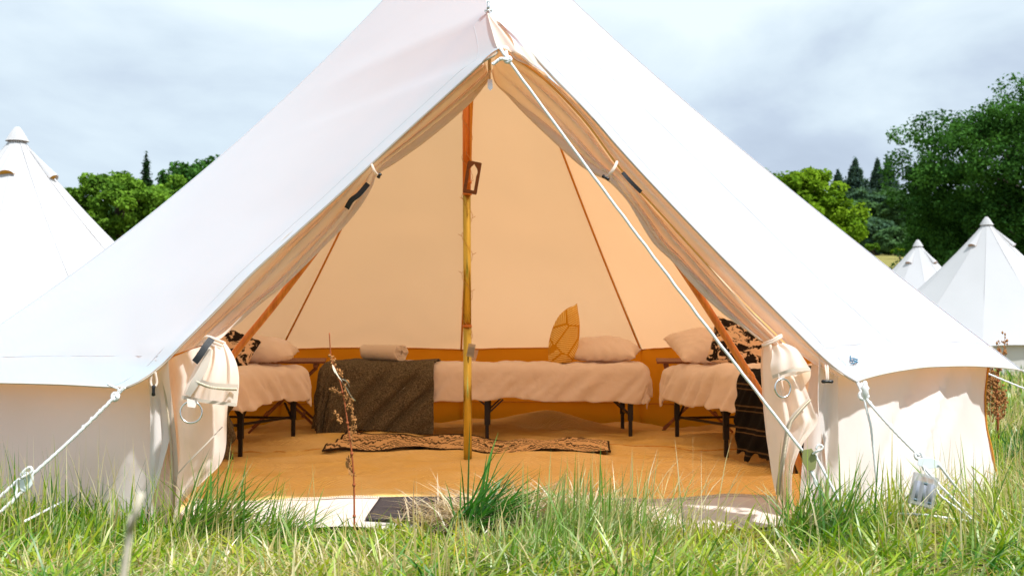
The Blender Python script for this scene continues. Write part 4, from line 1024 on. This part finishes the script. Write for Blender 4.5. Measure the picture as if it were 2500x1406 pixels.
mb = MB(); mb.tube(resample(PR([(2262, 1160, 3.9), (2258, 1150, 3.9), (2256, 1142, 3.93)]), 8), .0015, 5); obj('cord', mb, MT['rope'], bb)
# ------------------------------------------------------------------ weeds
def dock(path, Yd, base, label, lean=0, seeds=60, rs=(.0045, .0022), name='dock_stalk', sc=1.0, rnd=3, branches=(), tips=True, k_seed=None):
    r = random.Random(rnd); q = resample(PR([(x, y, Yd + (dy[0] if dy else 0)) for x, y, *dy in path]), 60)
    t = empty(name, base, label, 'weed'); mb = MB(); mb.tube([base] + q, [rs[0]] + [rs[0] + (rs[1] - rs[0]) * i / 60 for i in range(61)], 7)
    for i in range(6, 60, 9): c = q[i]; mb.tube([c - Vector((0, 0, .004)), c + Vector((0, 0, .004))], rs[0] * 1.5, 7)
    obj('stem', mb, MT['stalk'], t)
    m_ = MB()
    for br in branches:
        b = resample(PR([(x, y, Yd) for x, y in br]), 20); m_.tube(b, [.0022 * sc * (1 - .6 * i / 20) for i in range(21)], 5)
        for i in range(seeds // max(1, len(branches))):
            c = b[r.randrange(3, 21)] + Vector((r.uniform(-1, 1), r.uniform(-1, 1), r.uniform(-1, 1))) * .007 * sc
            s = r.uniform(.002, .0045) * sc; m_.add([c + Vector((s, 0, 0)), c + Vector((-s, 0, .2 * s)), c + Vector((0, s, 0)), c + Vector((0, -s, 0)), c + Vector((0, 0, s * 1.5)), c - Vector((0, 0, s * 1.3))], [(0, 2, 4), (2, 1, 4), (1, 3, 4), (3, 0, 4), (2, 0, 5), (1, 2, 5), (3, 1, 5), (0, 3, 5)])
    obj('seed_head', m_, MT['seed'], t, smooth=False)
    return t
dk = dock([(865, 1310), (864, 1180), (858, 1100), (850, 1045), (840, 975), (828, 925), (815, 893), (808, 872), (804, 812)], 3.93, G(866, 1345), 'dry reddish weed stalk standing in front of the left half of the open tent', branches=(
    [(862, 1090), (856, 1060), (862, 1020), (856, 985), (852, 968)], [(858, 1060), (866, 1050), (864, 1030), (862, 1010)], [(840, 985), (846, 960), (842, 945), (848, 930)], [(846, 1000), (856, 985), (862, 975)],
    [(836, 965), (828, 958), (818, 952), (808, 948)], [(836, 1030), (826, 1022), (820, 1008)], [(816, 896), (812, 880), (808, 868)], [(862, 1150), (852, 1135), (848, 1118)], [(826, 925), (832, 915), (828, 905)], [(858, 1110), (852, 1128), (856, 1150), (866, 1162)]), seeds=210, rs=(.0034, .0018))
def leafstrip(pts, w, nm, mat, par):
    q = resample(PR(pts), 24); mb = MB()
    mb.grid(lambda u, v: q[int(u * 24 + .5)] + Vector((w * (v - .5) * sin(pi * min(1, .1 + u)) * cos(u * 5), w * (v - .5) * .5, w * (v - .5) * sin(u * 5))), 24, 2); obj(nm, mb, mat, par)
leafstrip([(814, 893, 3.92), (824, 915, 3.91), (836, 932, 3.91), (848, 950, 3.91), (858, 968, 3.9), (868, 978, 3.9)], .004, 'leaf', MT['pale'], dk)
leafstrip([(812, 890, 3.92), (816, 905, 3.91), (830, 922, 3.92), (846, 930, 3.9), (853, 944, 3.9)], .0045, 'leaf', MT['pale'], dk)
leafstrip([(862, 1160, 3.92), (852, 1150, 3.91), (846, 1130, 3.91), (852, 1112, 3.9)], .010, 'leaf', MT['seed'], dk)
brs = []
r = random.Random(4)
for i in range(26):
    x = r.uniform(2404, 2452); y = r.uniform(905, 1010); brs.append([(x, y + 30), (x + r.uniform(-8, 8), y + 8), (x + r.uniform(-10, 12), y - 18), (x + r.uniform(-12, 14), y - 40)])
brs += [[(2440, 905), (2436, 880), (2438, 850), (2434, 832)], [(2440, 895), (2446, 870), (2452, 850), (2454, 812)], [(2436, 890), (2446, 880), (2458, 862)], [(2430, 900), (2424, 885), (2418, 870)]]
dock([(2436, 1030), (2434, 960), (2438, 900), (2441, 850)], 7.4, Vector((P(2436, 1040, 7.4).x, 7.4, 0)), 'cluster of rusty brown dock stems in long grass behind the right tent corner', branches=brs, seeds=700, rs=(.008, .004), sc=2.0)
# nearby out-of-focus stalk
st = MB(); st.tube(resample([Vector((-.36, .98, 0)), P(305, 1380, .96), P(318, 1300, .95), P(345, 1205, .94)], 30), [.004 - .0015 * i / 30 for i in range(31)], 6)
o = obj('grass_stalk', st, MT['pale'], org=(-.36, .98, 0)); tag(o, 'blurred pale grass stalk close to the camera at the lower left', 'grass stalk')
# ------------------------------------------------------------------ trees
def quads(cn, nrm, ln, wd, rng):
    n = len(cn); r = rng.normal(size=(n, 3)); t = np.cross(nrm, r); t /= np.linalg.norm(t, axis=1, keepdims=True) + 1e-9
    b = np.cross(nrm, t)
    T = t * ln[:, None]; B = b * wd[:, None]
    co = np.stack([cn - T, cn - B * .9 - T * .1, cn + T, cn + B * .9 + T * .1], 1).reshape(-1, 3)
    return co
def tree(name, px, py_top, Y, ax, az, zc, label, nb=160, nl=160, leaf=.22, hues=((.035, .10, .012), (.07, .17, .02)), seed=1, br=(.9, 1.5), cat='tree', depth=None, extra=(), ragged=.22, group='trees beyond the tents', trunk=True):
    "crown given by its centre pixel row zc and half sizes in photo pixels at distance Y"
    rng = np.random.default_rng(seed); m = Y / F
    c = P(px, zc, Y); AX, AZ = ax * m, az * m; AY = depth or AX * .85
    gz = terr(c.x, Y)
    # sub-crown centres spread through the ellipsoid, biased to the shell
    d = rng.normal(size=(nb, 3)); d /= np.linalg.norm(d, axis=1, keepdims=True)
    rad = rng.uniform(.35, 1.0, nb) ** .45
    rag = 1 + ragged * np.sin(d[:, 0] * 5 + seed) * np.cos(d[:, 2] * 6 + seed * 2) + rng.normal(0, .05, nb)
    ctr = np.array(c) + d * rad[:, None] * rag[:, None] * np.array([AX, AY, AZ])
    rb = rng.uniform(br[0], br[1], nb) * (AX / 6.0) ** .5
    ctr = ctr[ctr[:, 2] > gz + .6]; n2 = len(ctr); rb = rb[:n2]
    tot = n2 * nl
    k = np.repeat(np.arange(n2), nl)
    dd = rng.normal(size=(tot, 3)); dd /= np.linalg.norm(dd, axis=1, keepdims=True)
    rr = rng.uniform(.2, 1, tot) ** .5
    pos = ctr[k] + dd * (rr * rb[k])[:, None] * np.array([1, 1, .62])
    nr = dd * .5 + rng.normal(0, .6, (tot, 3)) + np.array([0, 0, .7]); nr /= np.linalg.norm(nr, axis=1, keepdims=True)
    s = leaf * rng.uniform(.6, 1.25, tot)
    co = quads(pos, nr, s * .62, s * .42, rng)
    h0, h1 = np.array(hues[0]), np.array(hues[1])
    kb = rng.uniform(0, 1, n2)
    mixv = np.clip(kb[k] * .7 + rng.uniform(0, .5, tot), 0, 1)
    col = (h0 + (h1 - h0) * mixv[:, None]) * rng.uniform(.75, 1.2, (tot, 1)); col = np.repeat(col, 4, 0)
    base = Vector((c.x, Y, gz))
    t = empty(name, base, label, cat, group)
    nq = tot; loops = np.arange(nq * 4); npobj('crown', co - np.array(base), loops, np.arange(nq) * 4, np.full(nq, 4), MT['leaf'], col, parent=t)
    if trunk:
        mb = MB(); H = c.z - gz; r0 = .045 * H + .05
        mb.tube([base - Vector((0, 0, .2)), base + Vector((.1, 0, H * .4)), base + Vector((-.1, 0, H)), base + Vector((0, 0, H + AZ * .6))], [r0 * 1.3, r0, r0 * .6, r0 * .2], 10)
        for i in range(0, n2, max(1, n2 // 26)):
            a = base + Vector((0, 0, H * (.35 + .6 * rng.random()))); b = Vector(ctr[i]); mid = a.lerp(b, .5) + Vector((0, 0, .12 * (b - a).length))
            mb.tube([a, mid, b], [r0 * .42, r0 * .26, r0 * .08], 6)
        obj('trunk', mb, MT['bark'], t)
    return t
def conifer(px, ytop, ybase, Y, wpx, label, seed=1, hues=((.018, .05, .03), (.03, .08, .05)), n=5000, group='conifers on the skyline', sparse=1.0, leaf=.30):
    rng = np.random.default_rng(seed); m = Y / F; top = P(px, ytop, Y); gz = terr(top.x, Y); H = top.z - gz; Wd = wpx * m
    tot = n; lay = rng.integers(0, 26, tot); u = (lay + .5 * rng.random(tot)) / 26
    w = Wd * (1 - u) ** .95 * (.82 + .22 * np.sin(lay * 2.3 + seed)); a = rng.uniform(0, 2 * pi, tot)
    armk = np.round(a / (2 * pi) * 9 + lay * .37) / 9 * 2 * pi; a = armk + rng.normal(0, .16, tot)
    r = w * rng.random(tot) ** .6; zt = gz + H * (.06 + .94 * u) - r * .22 + rng.normal(0, .25, tot)
    pos = np.stack([top.x + r * np.cos(a), Y + r * np.sin(a), zt], 1)
    nr = rng.normal(0, .5, (tot, 3)) + np.array([0, 0, 1]); nr /= np.linalg.norm(nr, axis=1, keepdims=True)
    s = leaf * rng.uniform(.6, 1.3, tot); co = quads(pos, nr, s, s * .4, rng)
    h0, h1 = np.array(hues[0]), np.array(hues[1]); col = (h0 + (h1 - h0) * rng.random((tot, 1))); col = np.repeat(col, 4, 0)
    base = Vector((top.x, Y, gz)); t = empty('conifer', base, label, 'tree', group)
    npobj('crown', co - np.array(base), np.arange(tot * 4), np.arange(tot) * 4, np.full(tot, 4), MT['leaf'], col, parent=t)
    mb = MB(); mb.tube([base - Vector((0, 0, .2)), base + Vector((0, 0, H * .98))], [.02 * H, .03], 8); obj('trunk', mb, MT['bark'], t)
    return t
WD = ((.050, .112, .048), (.100, .190, .072)); DK = ((.016, .058, .014), (.070, .175, .034)); MD = ((.035, .095, .014), (.17, .31, .035)); LT = ((.075, .165, .012), (.20, .32, .022)); HAZE_BL = ((.050, .105, .070), (.090, .165, .090))  # far wood sets lightened, one also bluer: distance haze put into leaf colour
tree('oak_tree', 2610, 200, 62, 400, 292, 480, 'huge dark green oak filling the right edge behind the tall tent', nb=560, nl=250, leaf=.165, hues=DK, seed=5, br=(.55, 1.05), ragged=.20)
tree('maple_tree', 1925, 400, 50, 178, 150, 560, 'bright yellow green tree rising behind the right slope of the open tent', nb=190, nl=190, leaf=.17, hues=LT, seed=8, br=(.5, .95))
tree('oak_tree', 290, 420, 56, 165, 110, 535, 'bushy green tree between the left tent and the open tent', nb=220, nl=190, leaf=.18, hues=MD, seed=12, br=(.45, .9), ragged=.25)
tree('oak_tree', 395, 430, 60, 110, 100, 540, 'green tree touching the left slope of the open tent', nb=140, nl=190, leaf=.18, hues=MD, seed=15, br=(.45, .9))
tree('oak_tree', 560, 385, 88, 175, 110, 500, 'dark rounded treetop far behind the left slope of the open tent', nb=170, nl=170, leaf=.34, hues=DK, seed=19, br=(.8, 1.3), ragged=.08)
conifer(357, 394, 600, 75, 75, 'thin scraggly conifer standing above the trees on the left', 3, ((.02, .05, .02), (.03, .07, .03)), 1500, leaf=.26)
tree('oak_tree', 2420, 0, 70, 190, 130, 590, 'dark tree behind the lower left of the huge oak', nb=260, nl=150, leaf=.24, hues=((.014, .05, .012), (.045, .12, .025)), seed=6, br=(.8, 1.3), ragged=.08)
# far wood on the right, tree by tree
wood = [(2022, 128, 52, 42, 530, HAZE_BL), (2085, 138, 52, 42, 528, WD), (2140, 140, 45, 42, 526, HAZE_BL), (2190, 132, 40, 45, 520, WD), (2135, 118, 42, 34, 570, HAZE_BL), (2060, 120, 42, 30, 570, WD), (2185, 116, 38, 30, 590, WD), (2100, 148, 60, 30, 500, HAZE_BL), (2165, 149, 50, 30, 496, WD), (1985, 140, 52, 45, 520, WD)]
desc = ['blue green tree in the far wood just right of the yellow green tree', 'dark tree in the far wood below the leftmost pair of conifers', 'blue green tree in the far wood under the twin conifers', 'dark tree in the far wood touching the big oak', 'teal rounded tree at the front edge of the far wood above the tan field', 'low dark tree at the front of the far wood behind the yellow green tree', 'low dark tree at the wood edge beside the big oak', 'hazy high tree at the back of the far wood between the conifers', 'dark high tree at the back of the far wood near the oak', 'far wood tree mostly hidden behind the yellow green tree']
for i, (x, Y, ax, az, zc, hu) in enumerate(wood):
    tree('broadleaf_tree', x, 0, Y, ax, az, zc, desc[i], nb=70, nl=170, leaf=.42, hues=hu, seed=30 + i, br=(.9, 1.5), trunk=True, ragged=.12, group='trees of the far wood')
for i, (x, yt, Y, w, lb) in enumerate([(2088, 394, 150, 130, 'tall conifer standing left of the twin conifers on the skyline'), (2142, 396, 152, 95, 'left one of the twin conifers above the far wood'), (2168, 391, 152, 95, 'right one of the twin conifers above the far wood'), (2046, 424, 148, 100, 'shorter conifer at the left end of the skyline group')]):
    conifer(x, yt, 600, Y, w, lb, 50 + i, ((.055, .10, .085), (.09, .15, .12)), 20000, leaf=.26)  # pale bluish hues put the skyline haze into the needle colour
tree('bush', 2130, 0, 108, 20, 14, 608, 'round green bush at the left end of the tan field strip', nb=26, nl=160, leaf=.22, hues=MD, seed=71, br=(.3, .5), cat='bush', group='bushes in the far field', trunk=True)
tree('bush', 2194, 0, 100, 16, 16, 622, 'green bush in the tan field just left of the smallest tent', nb=26, nl=160, leaf=.22, hues=LT, seed=72, br=(.3, .5), cat='bush', group='bushes in the far field', trunk=True)
# ------------------------------------------------------------------ grass
rng = np.random.default_rng(11)
def noise2(x, y, s, seed):
    r = np.random.default_rng(seed); out = np.zeros_like(x)
    for _ in range(9):
        a = r.uniform(0, 2 * pi); k = s * r.uniform(.5, 1.8); out += np.sin((x * np.cos(a) + y * np.sin(a)) * k + r.uniform(0, 6.28))
    return out / 3.2
poly = [wall_base(a) for a in (27.4, 60, 90, 120, 150, 180, -150, -120, -90, -60, -27.4)]
pc = Vector((TC.x, TC.y, 0)); poly = [pc + (p - pc) * 1.012 for p in poly]
poly[0].y = 4.12; poly[0].x += .03; poly[-1].y = 4.10; poly[-1].x -= .02
def inside(x, y, pl):
    ok = np.ones(len(x), bool)
    for i in range(len(pl)):
        a, b = pl[i], pl[(i + 1) % len(pl)]
        ok &= ((b.x - a.x) * (y - a.y) - (b.y - a.y) * (x - a.x)) > 0
    return ok
GREENS = np.array([(.020, .110, .004), (.060, .205, .006), (.16, .30, .008), (.29, .40, .012), (.26, .37, .11), (.37, .43, .02)])
STRAW = np.array([(.60, .52, .24), (.50, .42, .17), (.70, .63, .40), (.38, .27, .12), (.58, .43, .04)])
def blades(x, y, z0, h, lean, az, w, col, bend=1.0, prof=(0, .38, .74, 1)):
    n = len(x); wf = np.array([1.0, .9, .55, 0]); h = h / np.sqrt(1 + .45 * lean ** 2)
    fa = rng.uniform(0, 2 * pi, n); wx, wy = np.cos(fa), np.sin(fa)
    vs = []
    for i, t in enumerate(prof):
        hz = h * lean * (t ** 1.6) ; vz = h * (t - .42 * np.clip(lean, 0, 1.6) * t * t) * (1.0 - .30 * np.clip(lean, 0, 1.8))
        cx = x + np.cos(az) * hz; cy = y + np.sin(az) * hz; cz = z0 + np.maximum(vz, 0.004)
        if i < 3:
            vs.append(np.stack([cx - wx * w * wf[i] / 2, cy - wy * w * wf[i] / 2, cz], 1)); vs.append(np.stack([cx + wx * w * wf[i] / 2, cy + wy * w * wf[i] / 2, cz], 1))
        else: vs.append(np.stack([cx, cy, cz], 1))
    co = np.stack(vs, 1).reshape(-1, 3); b = np.arange(n)[:, None] * 7
    lp = np.concatenate([b + np.array([[0, 1, 3, 2]]), b + np.array([[2, 3, 5, 4]]), b + np.array([[4, 5, 6]])], 1).ravel()
    tt = np.tile([4, 4, 3], n); ss = np.concatenate([[0], np.cumsum(tt)[:-1]])
    cc = np.repeat(col, 7, 0)
    return co, lp, ss, tt, cc
def patch(n, x0, x1, y0, y1, hmin, hmax, wbase, wide=None, seed=0, strawbias=0, hfun=None, flat=0):
    y = y0 + (y1 - y0) * rng.random(n) ** .9
    x = rng.uniform(x0, x1, n)
    if wide: x = rng.uniform(-1, 1, n) * (wide * y + .25)
    k = ~inside(x, y, poly) & (x > x0) & (x < x1) & (noise2(x, y, 14, 21) + .55 * rng.normal(size=n) > -.55)
    x, y = x[k], y[k]; n = len(x)
    nn = noise2(x, y, 2.6, 5); n3 = noise2(x, y, 9, 6); n4 = noise2(x, y, 1.1, 8)
    strawp = np.clip(.52 + strawbias + .24 * nn + .16 * n3, .06, .92)
    isst = rng.random(n) < strawp
    col = GREENS[np.clip((rng.random(n) * 3.6 + 1.0 + 1.3 * n4 + .9 * n3).astype(int), 0, 5)] * rng.uniform(.8, 1.2, (n, 1))
    col[isst] = STRAW[rng.choice(5, isst.sum(), p=[.36, .25, .24, .12, .03])] * rng.uniform(.75, 1.15, (isst.sum(), 1))
    h = (hmin + (hmax - hmin) * np.clip(.45 + .32 * nn + .25 * rng.normal(size=n), .08, 1.2))
    if hfun is not None: h = h * hfun(x, y)
    lean = np.abs(rng.normal(.75, .45, n)) + .75 * np.clip(3.95 - y, 0, .6); lean[isst] = np.abs(rng.normal(1.35, .8, isst.sum())); h[isst] *= .85
    if flat: lean = lean + flat
    az = rng.normal(.15, 1.3, n) + 2.6 * noise2(x, y, 5, 9)
    w = wbase * rng.uniform(.5, 1.3, n); w[isst] *= .62
    z = np.array([terr(a, b) for a, b in zip(x, y)]) if y1 > 20 else np.zeros(n)
    return blades(x, y, z, h, lean, az, w, col)
def hf(x, y):
    mid = np.exp(-((x - .02) / 1.0) ** 6) * np.clip((y - 3.35) / .5, 0, 1)
    near_wall = np.clip((y - 3.5) / .5, 0, 1)
    return (1 - .45 * mid) * (1.05 + .35 * near_wall * (1 - mid))
parts = [patch(66000, -4, 4, 2.1, 4.25, .05, .22, .0100, wide=.50, strawbias=-.12, hfun=hf),
         patch(46000, -4, 4, 2.1, 4.2, .05, .20, .0066, wide=.50, strawbias=.5, hfun=hf, flat=1.3),
         patch(9000, -3.2, -1.1, 3.7, 5.6, .12, .27, .006), patch(11000, 1.0, 3.4, 3.7, 5.6, .12, .27, .006),
         patch(70000, 1.9, 7.0, 4.2, 12, .10, .30, .010, strawbias=.05), patch(22000, -7, -2.4, 4.2, 12, .10, .28, .012),
         patch(60000, 3, 16, 11, 34, .12, .30, .028, strawbias=.1), patch(30000, -16, 3, 9.2, 34, .12, .30, .03, strawbias=.1)]
# taller single stems
def stems(n, x0, x1, y0, y1, h0, h1, green=.35):
    x = rng.uniform(x0, x1, n); y = rng.uniform(y0, y1, n); k = ~inside(x, y, poly); x, y = x[k], y[k]; n = len(x)
    col = STRAW[rng.integers(0, 3, n)].copy(); g_ = rng.random(n) < green; col[g_] = GREENS[rng.integers(0, 4, g_.sum())]
    return blades(x, y, np.zeros(n), rng.uniform(h0, h1, n), np.abs(rng.normal(.35, .3, n)), rng.uniform(0, 6.28, n), rng.uniform(.0016, .0036, n), col)
parts += [stems(420, -2.0, -.95, 3.6, 4.15, .20, .40, .5), stems(300, 1.0, 2.2, 3.5, 4.6, .20, .42, .5), stems(110, -1.0, 1.0, 3.5, 4.05, .14, .30), stems(900, 2.2, 5, 4.6, 9, .3, .55, .3), stems(60, .1, .5, 3.75, 4.0, .22, .36, .1)]
def merge(parts):
    cos_, lps, sts, tts, ccs = [], [], [], [], []; vo = lo = 0
    for co, lp, ss, tt, cc in parts:
        cos_.append(co); lps.append(lp + vo); sts.append(ss + lo); tts.append(tt); ccs.append(cc); vo += len(co); lo += len(lp)
    return np.concatenate(cos_), np.concatenate(lps), np.concatenate(sts), np.concatenate(tts), np.concatenate(ccs)
g = npobj('grass', *merge(parts)[:4], MT['grass'], merge(parts)[4]) if False else None
pp = merge(parts); g = npobj('grass', pp[0], pp[1], pp[2], pp[3], MT['grass'], pp[4]); tag(g, 'long mixed green and straw coloured meadow grass', 'grass', None, 'stuff')
def tuft(px, py, n, h0, h1, spread, cols, label, lean=.5, azm=0, azs=1.2, w=.006, name='grass_tuft', z=0, zb=0.0):
    c = G(px, py, z); x = c.x + rng.normal(0, spread, n); y = c.y + rng.normal(0, spread * .8, n)
    col = np.array(cols)[rng.integers(0, len(cols), n)] * rng.uniform(.8, 1.2, (n, 1))
    b = blades(x, y, np.full(n, zb), rng.uniform(h0, h1, n), np.abs(rng.normal(lean, .3, n)), rng.normal(azm, azs, n), rng.uniform(.5, 1.2, n) * w, col)
    o = npobj(name, b[0], b[1], b[2], b[3], MT['grass'], b[4], loc=(c.x, c.y, 0)); tag(o, label, 'grass tuft', 'grass tufts in front of the threshold'); return o
tuft(1150, 1325, 300, .20, .42, .034, [(.02, .13, .01), (.04, .19, .012), (.06, .22, .02), (.03, .15, .012)], 'dark green grass tuft leaning right in front of the doormat', .85, .1, .6, .0115)
tuft(1440, 1352, 600, .14, .34, .10, [(.25, .36, .12), (.20, .34, .05), (.36, .42, .17), (.14, .30, .03), (.50, .45, .2)], 'pale grey green grass tuft in front of the right half of the doormat', .45, .4, 1.2, .006)
tuft(1250, 1395, 450, .10, .20, .10, [(.24, .36, .10), (.32, .40, .14), (.12, .28, .02)], 'low pale green tuft between the two taller tufts', .5, .4, 1.5, .006)
tuft(1290, 1296, 5000, .08, .26, .15, [(.60, .50, .34), (.48, .38, .26), (.66, .58, .42), (.34, .25, .16)], 'heap of dry straw coloured grass beside the dark green tuft', 1.2, 0, 3, .0070, zb=.035)
G_ = [(.06, .20, .01), (.13, .29, .02), (.24, .37, .04), (.50, .44, .20), (.10, .25, .03)]
tuft(500, 1335, 330, .18, .38, .05, G_, 'long grass tuft leaning right in front of the left door flap', .7, .2, .7, .008)
tuft(660, 1345, 260, .14, .30, .05, G_, 'thin grass tuft leaning right between the left flap and the reddish weed', .8, .2, .8, .007)
tuft(2010, 1335, 360, .16, .36, .06, G_, 'grass tuft at the foot of the right door flap under the guy rope', .6, .6, 1.0, .008)
tuft(1640, 1335, 130, .16, .40, .10, [(.58, .52, .30), (.66, .60, .42), (.30, .38, .08)], 'sparse straw stems standing right of the doormat', .5, .3, 1.4, .004)
# far-off wood closing the field, one mass
rw = np.random.default_rng(77); nb_ = 900; bx = rw.uniform(-110, 120, nb_); by = 132 + rw.uniform(-5, 12, nb_)
k_ = ~((bx > 30) & (bx < 42)); bx, by = bx[k_], by[k_]; nb_ = len(bx)
bz = np.array([terr(a, b) for a, b in zip(bx, by)]) + rw.uniform(.8, 6.2, nb_) * (1 + .15 * np.sin(bx * .3)); nl_ = 90
kk = np.repeat(np.arange(nb_), nl_); dd = rw.normal(size=(len(kk), 3)); dd /= np.linalg.norm(dd, axis=1, keepdims=True)
ps = np.stack([bx, by, bz], 1)[kk] + dd * (rw.uniform(.3, 1, len(kk)) ** .5 * rw.uniform(1.2, 2.4, nb_)[kk])[:, None]
nr_ = dd * .5 + rw.normal(0, .5, dd.shape) + np.array([0, 0, .7]); nr_ /= np.linalg.norm(nr_, axis=1, keepdims=True)
sl_ = rw.uniform(.3, .6, len(kk)); co_ = quads(ps, nr_, sl_, sl_ * .6, rw)
cb = np.array(WD[0]) + (np.array(WD[1]) - np.array(WD[0])) * np.clip(rw.random(nb_)[kk][:, None] + rw.normal(0, .15, (len(kk), 1)), 0, 1)
n_q = len(kk); o = npobj('distant_woodland', co_, np.arange(n_q * 4), np.arange(n_q) * 4, np.full(n_q, 4), MT['leaf'], np.repeat(cb, 4, 0))
tag(o, 'dense mixed woodland closing the far side of the tan field', 'woodland', None, 'stuff')
